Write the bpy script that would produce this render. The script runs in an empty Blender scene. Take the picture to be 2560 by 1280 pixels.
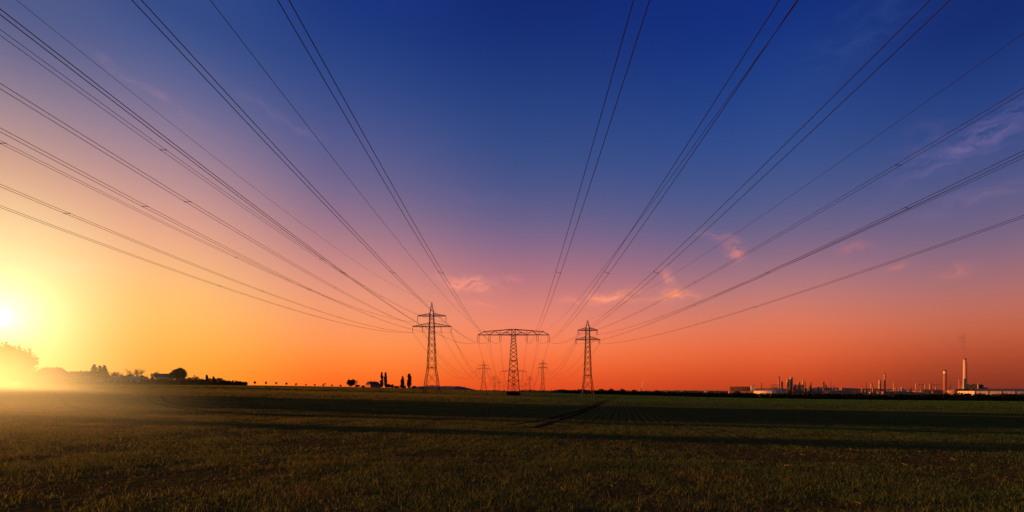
import bpy, math, random
import numpy as np
from mathutils import Vector, Matrix

random.seed(7)
rng = np.random.default_rng(11)
C = bpy.context.scene.collection
sc = bpy.context.scene
F = 1100.0            # focal length in photo pixels
CX, HY = 1280.0, 977.0
EYE = 1.7

# ---------------------------------------------------------------- terrain
YK = [-400, 0, 60, 240, 450, 700, 1500, 5000, 60000]
TAB = [
 ([-4000, -300, 0, 300, 4000], [4, 3.5, 0, -3.0, -4]),
 ([-4000, -300, 0, 300, 4000], [4, 3.8, 0, -3.0, -4]),
 ([-4000, -300, -60, 0, 60, 300, 4000], [5, 4.2, 1.0, -0.25, -1.2, -3.4, -5]),
 ([-4000, -600, -214, -44, 0, 40, 150, 300, 800, 4000], [5.2, 5.2, 3.6, 0.0, -1.1, -2.1, -3.6, -5, -6, -8]),
 ([-4000, -525, -402, -263, -157, -75, 0, 90, 211, 335, 522, 1500, 4000], [8.5, 8.5, 8.6, 8.2, 6.3, 4.0, 1.3, -1.5, -5.2, -7.4, -9.4, -11, -12]),
 ([-4000, -400, -100, 0, 100, 300, 800, 4000], [6.5, 6.5, 3.6, 0.5, -4, -11, -17, -18]),
 ([-4000, -400, 0, 400, 4000], [2, 0, -3, -16, -16]),
 ([-4000, 0, 4000], [-12, -12, -14]),
 ([-4000, 0, 4000], [-14, -14, -14]),
]
def _g(x, y):
    rows = np.array([np.interp(x, a, b) for a, b in TAB])
    y = np.clip(y, YK[0], YK[-1])
    k = np.clip(np.searchsorted(YK, y) - 1, 0, len(YK) - 2)
    yk = np.array(YK, float)
    t = (y - yk[k]) / (yk[k + 1] - yk[k])
    idx = np.arange(len(x))
    return rows[k, idx] * (1 - t) + rows[k + 1, idx] * t
def ground_np(x, y):
    x = np.asarray(x, float).ravel(); y = np.asarray(y, float).ravel()
    s = 0
    for o in (-.22, -.11, 0, .11, .22):
        for ox in (-.12, 0, .12):
            s = s + _g(x + ox * (np.abs(y) * .5 + 20), y + o * np.abs(y))
    return s / 15
def gz(x, y): return float(ground_np([x], [y])[0])
def X(px, D): return (px - CX) * D / F
def Z(py, D): return EYE + (HY - py) * D / F
def M(D): return D / F                       # metres per photo pixel at depth D
def at_ground(px, py):                       # where a photo pixel meets the field
    d = 4.0
    while d < 600:
        x = X(px, d)
        if gz(x, d) >= Z(py, d): return (x, d)
        d *= 1.01
    return (X(px, d), d)

# ---------------------------------------------------------------- materials
def nt(name):
    m = bpy.data.materials.new(name); m.use_nodes = True
    n = m.node_tree; n.nodes.clear(); return m, n
def N(n, t, **k):
    a = n.nodes.new(t)
    for q, v in k.items(): setattr(a, q, v)
    return a
def L(n, a, b): n.links.new(a, b)
def noisy(name, c1, c2, scale=1.0, rough=.8, metal=0.0, transl=0.0, bump=0.0, detail=5, spec=.3, stretch=(1, 1, 1)):
    m, n = nt(name)
    out = N(n, 'ShaderNodeOutputMaterial')
    geo = N(n, 'ShaderNodeNewGeometry')
    mp = N(n, 'ShaderNodeMapping'); mp.inputs['Scale'].default_value = stretch
    L(n, geo.outputs['Position'], mp.inputs['Vector'])
    tx = N(n, 'ShaderNodeTexNoise'); tx.inputs['Scale'].default_value = scale; tx.inputs['Detail'].default_value = detail
    L(n, mp.outputs[0], tx.inputs['Vector'])
    r = N(n, 'ShaderNodeValToRGB'); r.color_ramp.elements[0].position = .35; r.color_ramp.elements[1].position = .65
    r.color_ramp.elements[0].color = (*c1, 1); r.color_ramp.elements[1].color = (*c2, 1)
    L(n, tx.outputs['Fac'], r.inputs[0])
    p = N(n, 'ShaderNodeBsdfPrincipled'); p.inputs['Roughness'].default_value = rough; p.inputs['Metallic'].default_value = metal
    p.inputs['Specular IOR Level'].default_value = spec
    L(n, r.outputs[0], p.inputs['Base Color'])
    if bump:
        b = N(n, 'ShaderNodeBump'); b.inputs['Strength'].default_value = bump; b.inputs['Distance'].default_value = .1
        L(n, tx.outputs['Fac'], b.inputs['Height']); L(n, b.outputs[0], p.inputs['Normal'])
    if transl:
        t = N(n, 'ShaderNodeBsdfTranslucent'); L(n, r.outputs[0], t.inputs['Color'])
        mx = N(n, 'ShaderNodeMixShader'); mx.inputs[0].default_value = transl
        L(n, p.outputs[0], mx.inputs[1]); L(n, t.outputs[0], mx.inputs[2]); L(n, mx.outputs[0], out.inputs[0])
    else:
        L(n, p.outputs[0], out.inputs[0])
    return m

MT = {
 'steel': noisy('galvanised_steel', (.055, .045, .04), (.11, .09, .075), .8, .7, .2),
 'wire': noisy('wire_aluminium', (.006, .005, .006), (.010, .009, .009), .5, .7, .0, spec=.1),
 'insul': noisy('insulator_ceramic', (.03, .018, .014), (.05, .03, .02), 4, .5),
 'concrete': noisy('concrete', (.22, .2, .18), (.32, .3, .27), .6, .9),
 'leaf': noisy('foliage_dark', (.025, .028, .010), (.075, .065, .022), 1.3, .8, transl=.25),
 'leaf_autumn': noisy('foliage_russet', (.06, .035, .014), (.13, .07, .025), 1.1, .8, transl=.3),
 'needle': noisy('needles', (.016, .024, .012), (.045, .050, .02), 1.5, .8, transl=.1),
 'bark': noisy('bark', (.035, .024, .017), (.07, .05, .035), 3, .95, bump=.4),
 'twig': noisy('twigs', (.06, .035, .02), (.1, .06, .035), 2, .95),
 'roof_dark': noisy('roof_tiles_dark', (.035, .028, .026), (.07, .055, .05), 2, .8, stretch=(1, 1, 6)),
 'roof_red': noisy('roof_tiles_red', (.12, .05, .03), (.2, .08, .05), 2, .8, stretch=(1, 1, 6)),
 'plaster': noisy('plaster', (.42, .36, .3), (.55, .48, .4), .7, .9),
 'brick': noisy('brick', (.38, .13, .07), (.5, .18, .1), 1.5, .9),
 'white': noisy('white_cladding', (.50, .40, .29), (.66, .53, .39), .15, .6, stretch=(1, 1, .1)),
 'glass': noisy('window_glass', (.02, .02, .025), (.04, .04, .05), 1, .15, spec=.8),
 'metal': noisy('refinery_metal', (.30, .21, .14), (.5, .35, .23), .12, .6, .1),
 'metal_dark': noisy('refinery_steel_dark', (.07, .055, .05), (.16, .12, .1), .2, .7, .2),
 'rust': noisy('rusty_tank', (.3, .15, .09), (.42, .24, .15), .08, .8),
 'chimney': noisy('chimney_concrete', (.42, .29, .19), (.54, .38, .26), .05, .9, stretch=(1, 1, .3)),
 'brickred': noisy('chimney_brick', (.24, .1, .07), (.32, .14, .1), .05, .9, stretch=(1, 1, .3)),
 'grass': None,
}

# ---------------------------------------------------------------- object helpers
def tag(o, label=None, cat=None, group=None, kind=None):
    if label: o['label'] = label
    if cat: o['category'] = cat
    if group: o['group'] = group
    if kind: o['kind'] = kind
    return o
def empty(name, loc, label, cat, group=None, rz=0):
    o = bpy.data.objects.new(name, None); C.objects.link(o)
    o.location = loc; o.rotation_euler = (0, 0, rz); o.empty_display_size = .5
    return tag(o, label, cat, group)
class MB:
    def __init__(s): s.v = []; s.f = []
    def add(s, vs, fs):
        b = len(s.v); s.v += [tuple(v) for v in vs]; s.f += [tuple(i + b for i in f) for f in fs]; return s
    def box(s, x0, x1, y0, y1, z0, z1):
        v = [(x, y, z) for z in (z0, z1) for y in (y0, y1) for x in (x0, x1)]
        return s.add(v, [(0, 2, 3, 1), (4, 5, 7, 6), (0, 1, 5, 4), (2, 6, 7, 3), (0, 4, 6, 2), (1, 3, 7, 5)])
    def bar(s, a, b, w, w2=None):
        a = Vector(a); b = Vector(b); d = b - a
        if d.length < 1e-6: return s
        d.normalize(); up = Vector((0, 0, 1)) if abs(d.z) < .9 else Vector((0, 1, 0))
        u = d.cross(up).normalized(); v = d.cross(u).normalized(); w2 = w if w2 is None else w2
        vs = []
        for p, q in ((a, w / 2), (b, w2 / 2)):
            vs += [p - u * q - v * q, p + u * q - v * q, p + u * q + v * q, p - u * q + v * q]
        return s.add(vs, [(3, 2, 1, 0), (4, 5, 6, 7), (0, 1, 5, 4), (1, 2, 6, 5), (2, 3, 7, 6), (3, 0, 4, 7)])
    def lathe(s, prof, n=20, cx=0, cy=0):
        b = []
        for r, z in prof:
            b += [(cx + r * math.cos(2 * math.pi * i / n), cy + r * math.sin(2 * math.pi * i / n), z) for i in range(n)]
        f = []
        for k in range(len(prof) - 1):
            for i in range(n):
                j = (i + 1) % n
                f.append((k * n + i, k * n + j, (k + 1) * n + j, (k + 1) * n + i))
        f.append(tuple(range(n))[::-1]); f.append(tuple((len(prof) - 1) * n + i for i in range(n)))
        return s.add(b, f)
    def tube(s, pts, r, n=4, r2=None):
        P = [Vector(p) for p in pts]; m = len(P); vs = []
        for i, p in enumerate(P):
            d = (P[min(i + 1, m - 1)] - P[max(i - 1, 0)]).normalized()
            up = Vector((0, 0, 1)) if abs(d.z) < .95 else Vector((0, 1, 0))
            u = d.cross(up).normalized(); v = d.cross(u).normalized()
            rr = r if r2 is None else r + (r2 - r) * i / (m - 1)
            vs += [p + (u * math.cos(2 * math.pi * k / n) + v * math.sin(2 * math.pi * k / n)) * rr for k in range(n)]
        fs = [(i * n + k, i * n + (k + 1) % n, (i + 1) * n + (k + 1) % n, (i + 1) * n + k) for i in range(m - 1) for k in range(n)]
        return s.add(vs, fs)
    def build(s, name, mat, parent=None, smooth=False, loc=None):
        me = bpy.data.meshes.new(name); me.from_pydata(s.v, [], s.f); me.materials.append(mat)
        if smooth: me.shade_smooth()
        o = bpy.data.objects.new(name, me); C.objects.link(o)
        if parent: o.parent = parent
        if loc: o.location = loc
        return o
def np_mesh(name, verts, nper, mat, parent=None):
    """verts (n*nper,3); every nper vertices form one face"""
    verts = np.asarray(verts, np.float32); nv = len(verts); nf = nv // nper
    me = bpy.data.meshes.new(name)
    me.vertices.add(nv); me.vertices.foreach_set('co', verts.ravel())
    me.loops.add(nv); me.loops.foreach_set('vertex_index', np.arange(nv, dtype=np.int32))
    me.polygons.add(nf); me.polygons.foreach_set('loop_start', np.arange(0, nv, nper, dtype=np.int32))
    me.polygons.foreach_set('loop_total', np.full(nf, nper, np.int32))
    me.update(calc_edges=True); me.materials.append(mat)
    o = bpy.data.objects.new(name, me); C.objects.link(o)
    if parent: o.parent = parent
    return o
def copy_tree(o, parent=None):
    c = o.copy(); C.objects.link(c); c.parent = parent
    for ch in list(o.children): copy_tree(ch, c)
    return c

# ---------------------------------------------------------------- the ground
def ground_material():
    m, n = nt('field_soil')
    out = N(n, 'ShaderNodeOutputMaterial'); p = N(n, 'ShaderNodeBsdfPrincipled')
    p.inputs['Roughness'].default_value = .95; p.inputs['Specular IOR Level'].default_value = 0
    geo = N(n, 'ShaderNodeNewGeometry')
    def noise(scale, detail=6, st=(1, 1, 1)):
        mp = N(n, 'ShaderNodeMapping'); mp.inputs['Scale'].default_value = st
        L(n, geo.outputs['Position'], mp.inputs['Vector'])
        t = N(n, 'ShaderNodeTexNoise'); t.inputs['Scale'].default_value = scale; t.inputs['Detail'].default_value = detail
        L(n, mp.outputs[0], t.inputs['Vector']); return t.outputs['Fac']
    def ramp(src, els):
        r = N(n, 'ShaderNodeValToRGB'); e = r.color_ramp.elements
        while len(e) < len(els): e.new(.5)
        for q, (pos, c) in zip(e, els): q.position = pos; q.color = (*c, 1)
        L(n, src, r.inputs[0]); return r.outputs[0]
    def mix(f, a, b, mode='MIX'):
        x = N(n, 'ShaderNodeMix', data_type='RGBA', blend_type=mode)
        if hasattr(f, 'is_linked'): L(n, f, x.inputs[0])
        else: x.inputs[0].default_value = f
        for s_, v in ((6, a), (7, b)):
            if hasattr(v, 'is_linked'): L(n, v, x.inputs[s_])
            else: x.inputs[s_].default_value = (*v, 1)
        return x.outputs[2]
    soil = ramp(noise(6, 8), [(.3, (.035, .016, .009)), (.7, (.10, .046, .024))])
    green = ramp(noise(2.0, 8), [(.3, (.022, .048, .010)), (.7, (.055, .095, .018))])
    big = ramp(noise(.06, 4), [(.40, (0, 0, 0)), (.62, (1, 1, 1))])
    # crop rows
    rot = N(n, 'ShaderNodeMapping'); rot.inputs['Rotation'].default_value = (0, 0, math.radians(14))
    L(n, geo.outputs['Position'], rot.inputs['Vector'])
    sx = N(n, 'ShaderNodeSeparateXYZ'); L(n, rot.outputs[0], sx.inputs[0])
    ml = N(n, 'ShaderNodeMath', operation='MULTIPLY'); ml.inputs[1].default_value = 2 * math.pi / .5; L(n, sx.outputs[0], ml.inputs[0])
    sn = N(n, 'ShaderNodeMath', operation='SINE'); L(n, ml.outputs[0], sn.inputs[0])
    rowf = N(n, 'ShaderNodeMapRange'); L(n, sn.outputs[0], rowf.inputs[0]); rowf.inputs[1].default_value = -.6; rowf.inputs[2].default_value = .5
    messy = mix(noise(1.3, 6), soil, green)
    col = mix(rowf.outputs[0], soil, green)
    sy0 = N(n, 'ShaderNodeSeparateXYZ'); L(n, geo.outputs['Position'], sy0.inputs[0])
    nr = N(n, 'ShaderNodeMapRange'); L(n, sy0.outputs[1], nr.inputs[0]); nr.inputs[1].default_value = 12; nr.inputs[2].default_value = 24
    col = mix(nr.outputs[0], messy, col)
    # long bands of drier and greener crop
    far = ramp(noise(.02, 5, (.25, 1, 1)), [(.4, (.035, .06, .012)), (.6, (.085, .11, .025))])
    sy = N(n, 'ShaderNodeSeparateXYZ'); L(n, geo.outputs['Position'], sy.inputs[0])
    fr = N(n, 'ShaderNodeMapRange'); L(n, sy.outputs[1], fr.inputs[0]); fr.inputs[1].default_value = 60; fr.inputs[2].default_value = 220
    col = mix(fr.outputs[0], col, far)
    L(n, col, p.inputs['Base Color'])
    b = N(n, 'ShaderNodeBump'); b.inputs['Strength'].default_value = .8; b.inputs['Distance'].default_value = .08
    L(n, noise(5, 8), b.inputs['Height']); L(n, b.outputs[0], p.inputs['Normal'])
    L(n, p.outputs[0], out.inputs[0]); return m
def knots(a):
    a = sorted(set(a)); return np.array(a, float)
xs = knots([s * v for s in (-1, 1) for v in list(range(0, 60, 3)) + list(range(60, 300, 10)) + list(range(300, 1000, 35)) + [1100, 1300, 1600, 2000, 3000, 5000, 9000, 20000, 60000]])
ys = knots([-400, -200, -100, -50, -20] + list(range(0, 60, 3)) + list(range(60, 300, 8)) + list(range(300, 800, 14)) + [850, 900, 1000, 1200, 1500, 1800, 2300, 3000, 5000, 9000, 20000, 60000])
gx, gy = np.meshgrid(xs, ys)
gzv = ground_np(gx, gy)
vv = np.column_stack([gx.ravel(), gy.ravel(), gzv])
nx, ny = len(xs), len(ys)
me = bpy.data.meshes.new('field')
me.from_pydata([tuple(v) for v in vv], [], [(j * nx + i, j * nx + i + 1, (j + 1) * nx + i + 1, (j + 1) * nx + i) for j in range(ny - 1) for i in range(nx - 1)])
me.materials.append(ground_material()); me.shade_smooth()
field = bpy.data.objects.new('field', me); C.objects.link(field); tag(field, kind='structure')

# ---- tyre track centre lines (the wheat is left out along them)
def track_line(pxs):
    P = [at_ground(*p) for p in pxs]; Q = []
    for i in range(len(P) - 1):
        p0, p1, p2, p3 = P[max(i - 1, 0)], P[i], P[i + 1], P[min(i + 2, len(P) - 1)]
        for k in range(14):
            t = k / 14
            Q.append(tuple(.5 * (2 * b + (c - a) * t + (2 * a - 5 * b + 4 * c - d) * t * t + (-a + 3 * b - 3 * c + d) * t ** 3) for a, b, c, d in zip(p0, p1, p2, p3)))
    Q.append(P[-1]); return Q
TRACKS = [(track_line(q), w) for q, w in (
    ([(1270, 1064), (1330, 1056), (1380, 1046), (1430, 1033), (1475, 1018), (1515, 1000), (1538, 990)], .40),
    ([(1335, 1070), (1385, 1056), (1425, 1042), (1455, 1032), (1488, 1018), (1522, 1001), (1544, 990)], .40),
    ([(160, 1003), (172, 1014), (230, 1026), (330, 1030), (440, 1034), (560, 1036)], .35),
    ([(367, 990), (376, 1004), (410, 1014), (470, 1024), (580, 1033)], .35),
    ([(402, 990), (415, 1003), (450, 1013), (520, 1020)], .35))]
def off_track(x, y):
    keep = np.ones(len(x), bool)
    for Q, w in TRACKS:
        q = np.array(Q); a = q[:-1]; b = q[1:]
        sel = np.where((x > q[:, 0].min() - 1) & (x < q[:, 0].max() + 1) & (y > q[:, 1].min() - 1) & (y < q[:, 1].max() + 1))[0]
        if not len(sel): continue
        px_, py_ = x[sel][:, None], y[sel][:, None]; d = b - a
        t = np.clip(((px_ - a[:, 0]) * d[:, 0] + (py_ - a[:, 1]) * d[:, 1]) / ((d ** 2).sum(1) + 1e-9), 0, 1)
        dist = np.hypot(px_ - a[:, 0] - t * d[:, 0], py_ - a[:, 1] - t * d[:, 1]).min(1)
        keep[sel[dist < w * .55]] = False
    return keep
# ---- grass
def grass_material():
    m, n = nt('young_wheat')
    out = N(n, 'ShaderNodeOutputMaterial'); geo = N(n, 'ShaderNodeNewGeometry')
    def noise(scale, d=3):
        t = N(n, 'ShaderNodeTexNoise'); t.inputs['Scale'].default_value = scale; t.inputs['Detail'].default_value = d
        L(n, geo.outputs['Position'], t.inputs['Vector']); return t.outputs['Fac']
    r1 = N(n, 'ShaderNodeValToRGB'); e = r1.color_ramp.elements
    e[0].position = .32; e[0].color = (.022, .062, .010, 1); e[1].position = .72; e[1].color = (.105, .185, .034, 1)
    L(n, noise(9, 5), r1.inputs[0])
    r2 = N(n, 'ShaderNodeValToRGB'); e = r2.color_ramp.elements
    e[0].position = .58; e[0].color = (0, 0, 0, 1); e[1].position = .84; e[1].color = (1, 1, 1, 1)
    L(n, noise(.35, 6), r2.inputs[0])
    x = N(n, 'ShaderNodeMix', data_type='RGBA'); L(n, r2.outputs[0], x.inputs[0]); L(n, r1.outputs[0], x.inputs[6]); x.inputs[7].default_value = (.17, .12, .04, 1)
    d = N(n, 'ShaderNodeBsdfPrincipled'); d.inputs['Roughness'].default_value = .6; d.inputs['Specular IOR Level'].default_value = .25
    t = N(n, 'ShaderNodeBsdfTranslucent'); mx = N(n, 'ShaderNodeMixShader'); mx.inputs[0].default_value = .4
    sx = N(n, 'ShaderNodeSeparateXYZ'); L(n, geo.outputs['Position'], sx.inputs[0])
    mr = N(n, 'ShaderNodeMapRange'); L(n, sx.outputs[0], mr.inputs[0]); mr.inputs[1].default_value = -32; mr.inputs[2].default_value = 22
    mm = N(n, 'ShaderNodeMix', data_type='RGBA'); L(n, mr.outputs[0], mm.inputs[0]); mm.inputs[6].default_value = (2.5, 1.25, .6, 1); mm.inputs[7].default_value = (.42, .74, .66, 1)  # warm light at left and dimming at right put into the blade colour
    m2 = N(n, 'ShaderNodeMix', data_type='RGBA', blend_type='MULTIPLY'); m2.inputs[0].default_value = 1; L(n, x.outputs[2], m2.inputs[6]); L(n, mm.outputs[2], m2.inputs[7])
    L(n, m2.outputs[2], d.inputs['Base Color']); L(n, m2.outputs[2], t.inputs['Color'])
    L(n, d.outputs[0], mx.inputs[1]); L(n, t.outputs[0], mx.inputs[2]); L(n, mx.outputs[0], out.inputs[0])
    return m
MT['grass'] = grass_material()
def vnoise(x, y, s, seed):                   # cheap smooth value noise
    r = np.random.default_rng(seed).random((256, 256))
    x = x / s; y = y / s; xi = np.floor(x).astype(int); yi = np.floor(y).astype(int); fx = x - xi; fy = y - yi
    fx = fx * fx * (3 - 2 * fx); fy = fy * fy * (3 - 2 * fy)
    g = lambda a, b: r[a % 256, b % 256]
    return (g(xi, yi) * (1 - fx) + g(xi + 1, yi) * fx) * (1 - fy) + (g(xi, yi + 1) * (1 - fx) + g(xi + 1, yi + 1) * fx) * fy
def scatter(d0, d1, count, rowsig):
    d = np.sqrt(rng.random(count) * (d1 ** 2 - d0 ** 2) + d0 ** 2)
    x = (rng.random(count) * 2 - 1) * (d * 1.22 + 2)
    a = math.radians(14); sp = .5
    u = x * math.cos(a) - d * math.sin(a); w = x * math.sin(a) + d * math.cos(a)
    u = np.round(u / sp) * sp + rng.normal(0, rowsig, count)
    x = u * math.cos(a) + w * math.sin(a); y = -u * math.sin(a) + w * math.cos(a)
    dens = .45 * vnoise(x, y, 2.3, 1) + .35 * vnoise(x, y, .55, 2) + .2 * vnoise(x, y, 9.0, 3) + .02
    dens -= .35 * np.exp(-((x + 7.6) ** 2 / 7 + (y - 8.3) ** 2 / 4))          # worn patch at the near left
    keep = (rng.random(count) < np.clip((dens - .30) * 2.8, .08, 1)) & off_track(x, y)
    return x[keep], y[keep], dens[keep]
def blades(d0, d1, count, w, h, rowsig, fine):
    x, y, dens = scatter(d0, d1, count, rowsig); n = len(x); z = ground_np(x, y)
    th = rng.random(n) * 2 * math.pi; hh = h * (.5 + rng.random(n)) * (.6 + .8 * dens); ww = w * (.6 + .8 * rng.random(n)) / 2
    lean = rng.normal(0, .55, (n, 2)) * hh[:, None]
    dx, dy = np.cos(th) * ww, np.sin(th) * ww
    b0 = np.column_stack([x - dx, y - dy, z - .01]); b1 = np.column_stack([x + dx, y + dy, z - .01])
    hh = hh * np.where(rng.random(n) < .02, 1.9, 1.0)
    tip = np.column_stack([x + lean[:, 0] * 1.7, y + lean[:, 1] * 1.7, z + hh])
    if not fine: return np.stack([b0, b1, tip], 1).reshape(-1, 3)
    m0 = np.column_stack([x - dx * .8 + lean[:, 0] * .5, y - dy * .8 + lean[:, 1] * .5, z + hh * .65])
    m1 = np.column_stack([x + dx * .8 + lean[:, 0] * .5, y + dy * .8 + lean[:, 1] * .5, z + hh * .65])
    return np.stack([b0, b1, m1, b0, m1, m0, m0, m1, tip], 1).reshape(-1, 3)
gv = [blades(4.5, 11, 120000, .0065, .068, .5, True), blades(10, 26, 260000, .009, .060, .15, True),
      blades(25, 70, 320000, .022, .060, .045, False), blades(68, 230, 300000, .10, .11, .12, False),
      blades(225, 480, 160000, .40, .18, .2, False)]
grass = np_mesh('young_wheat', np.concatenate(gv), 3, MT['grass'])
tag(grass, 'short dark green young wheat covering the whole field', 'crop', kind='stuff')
# dry straw and stones lying between the blades
st = MB()
for _ in range(420):
    d = math.sqrt(random.random() * (38 ** 2 - 6 ** 2) + 36); x = (random.random() * 2 - 1) * d * 1.15
    a = random.random() * math.pi; l = random.uniform(.03, .12); z = gz(x, d) + random.uniform(.03, .08)
    st.bar((x, d, z), (x + math.cos(a) * l, d + math.sin(a) * l, z + random.uniform(-.01, .06)), .007, .004)
MT['straw'] = noisy('dry_straw', (.2, .12, .06), (.32, .2, .1), 3, .9)
tag(st.build('straw_litter', MT['straw']), 'dry straw scattered among the young wheat', 'straw', kind='stuff')
tx, ty = at_ground(652, 1170)
tw = MB(); z = gz(tx, ty) + .07
tw.tube([(tx - .22, ty + .05, z - .02), (tx - .05, ty, z + .02), (tx + .12, ty - .02, z + .01), (tx + .26, ty + .02, z - .03)], .008, 5, .004)
tw.tube([(tx - .05, ty, z + .02), (tx + .08, ty + .08, z + .05), (tx + .2, ty + .12, z + .04)], .005, 5, .003)
tag(tw.build('dead_twig', MT['straw']), 'pale forked dead twig lying on the wheat in the foreground', 'twig')

# ---- tyre tracks
MT['track'] = noisy('track_soil', (.016, .010, .007), (.03, .019, .012), 3, 1, bump=.5, spec=0)
def track(Q, width):
    mb = MB(); vs = []
    for i, (x, y) in enumerate(Q):
        a = Q[max(i - 1, 0)]; b = Q[min(i + 1, len(Q) - 1)]
        dx, dy = b[0] - a[0], b[1] - a[1]; l = math.hypot(dx, dy) or 1; nx_, ny_ = -dy / l * width / 2, dx / l * width / 2
        for s_, hh in ((-1, .008), (-.6, .014), (.6, .014), (1, .008)):
            vs.append((x + nx_ * s_, y + ny_ * s_, gz(x + nx_ * s_, y + ny_ * s_) + hh + y * .00012))
    fs = [(i * 4 + k, i * 4 + k + 1, i * 4 + k + 5, i * 4 + k + 4) for i in range(len(Q) - 1) for k in range(3)]
    mb.add(vs, fs); o = mb.build('tyre_track', MT['track']); tag(o, kind='structure')
for q, w_ in TRACKS: track(q, w_)

# ---------------------------------------------------------------- pylons
def face_x(mb, c0, c1, w):
    """X bracing on the four faces between two square rings of corners"""
    for i in range(4):
        j = (i + 1) % 4
        mb.bar(c0[i], c1[j], w); mb.bar(c0[j], c1[i], w)
def ring(mb, c, w):
    for i in range(4): mb.bar(c[i], c[(i + 1) % 4], w)
def sq(h, z): return [Vector((-h, -h, z)), Vector((h, -h, z)), Vector((h, h, z)), Vector((-h, h, z))]
def legs(root, prof, w):
    for k in range(4):
        mb = MB()
        for (h0, z0), (h1, z1) in zip(prof, prof[1:]): mb.bar(sq(h0, z0)[k], sq(h1, z1)[k], w)
        mb.build('leg', MT['steel'], root)
        f = MB(); p = sq(prof[0][0], 0)[k]; f.box(p.x - .5, p.x + .5, p.y - .5, p.y + .5, -1.0, .45)
        f.build('footing', MT['concrete'], root)
def hw(prof, z):
    return float(np.interp(z, [q[1] for q in prof], [q[0] for q in prof]))
def body(root, prof, z0, z1, ratio, w, rings=()):
    mb = MB(); z = z0
    while z < z1 - .3:
        s = max(2 * hw(prof, z) * ratio, .9); zn = min(z + s, z1)
        if z1 - zn < s * .4: zn = z1
        face_x(mb, sq(hw(prof, z), z), sq(hw(prof, zn), zn), w); z = zn
    for r in rings: ring(mb, sq(hw(prof, r), r), w * 1.4)
    return mb
def insulator(root, x, z, ln, double, gap=.8):
    mb = MB()
    for dx in ((-gap / 2, gap / 2) if double else (0,)):
        prof = []; nseg = 14; zt = -.35; zb = -ln + .3
        mb.bar((dx, 0, 0), (dx, 0, zt), .07)
        for i in range(nseg):
            a = zt + (zb - zt) * i / nseg; b = zt + (zb - zt) * (i + .5) / nseg
            prof += [(.09, a), (.21 if not double else .17, (a + b) / 2), (.09, b)]
        mb.lathe(prof[::-1], 6, dx, 0)
        mb.bar((dx, 0, zb), (dx, 0, -ln), .07)
    if double: mb.bar((-gap / 2 - .1, 0, -ln), (gap / 2 + .1, 0, -ln), .12)
    else: mb.bar((-.3, 0, -ln), (.3, 0, -ln), .14)
    o = mb.build('insulator', MT['insul'], root, loc=(x, 0, z)); return o
def danube_pylon(label, prof, low, up, tipz, zbase, ins, double, inner):
    """low, up = (half length, lower chord z, root top z)"""
    root = empty('lattice_pylon', (0, 0, 0), label, 'pylon', 'steel lattice pylons')
    legs(root, prof, .27)
    mb = body(root, prof, zbase, tipz[1], 1.0, .13, rings=(zbase, prof[1][1], low[1], up[1]))
    # knee bracing in the lowest panel
    c0, c1 = sq(hw(prof, 0), .3), sq(hw(prof, zbase), zbase)
    for i in range(4):
        j = (i + 1) % 4; mid = (c1[i] + c1[j]) / 2
        mb.bar(c0[i], mid, .16); mb.bar(c0[j], mid, .16)
    mb.build('bracing', MT['steel'], root)
    pk = MB(); hb = hw(prof, tipz[1])
    for p in sq(hb, tipz[1]): pk.bar(p, (0, 0, tipz[0]), .24, .16)
    for q in (.3, .6, .8): 
        zq = tipz[1] + (tipz[0] - tipz[1]) * q; ring(pk, sq(hb * (1 - q), zq), .12)
    pk.build('peak', MT['steel'], root)
    for (hl, zc, zr) in (low, up):
        for s in (-1, 1):
            a = MB(); rb = hw(prof, zc); rt = hw(prof, zr)
            for sy in (-1, 1):
                a.bar((s * rb, sy * rb, zc), (s * hl, sy * .15, zc), .22)
                a.bar((s * rt, sy * rt, zr), (s * hl, sy * .15, zc + .25), .16)
                nseg = 5
                for i in range(nseg):
                    t0, t1 = i / nseg, (i + .5) / nseg; t2 = (i + 1) / nseg
                    B = lambda t: Vector((s * (rb + (hl - rb) * t), sy * (rb + (.15 - rb) * t), zc))
                    T = lambda t: Vector((s * (rt + (hl - rt) * t), sy * (rt + (.15 - rt) * t), zr + (zc + .25 - zr) * t))
                    a.bar(B(t0), T(t1), .10); a.bar(T(t1), B(t2), .10)
            for i in range(1, 6):
                t = i / 6; yy = rb + (.15 - rb) * t
                a.bar((s * (rb + (hl - rb) * t), -yy, zc), (s * (rb + (hl - rb) * t), yy, zc), .10)
            a.build('crossarm', MT['steel'], root)
    for s in (-1, 1):
        insulator(root, s * (up[0] - (.35 if double else 0)), up[1], ins, double, .62)
        insulator(root, s * (low[0] - (.35 if double else 0)), low[1], ins, double, .62)
        if inner: insulator(root, s * inner, low[1], ins, double)
    return root
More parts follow.
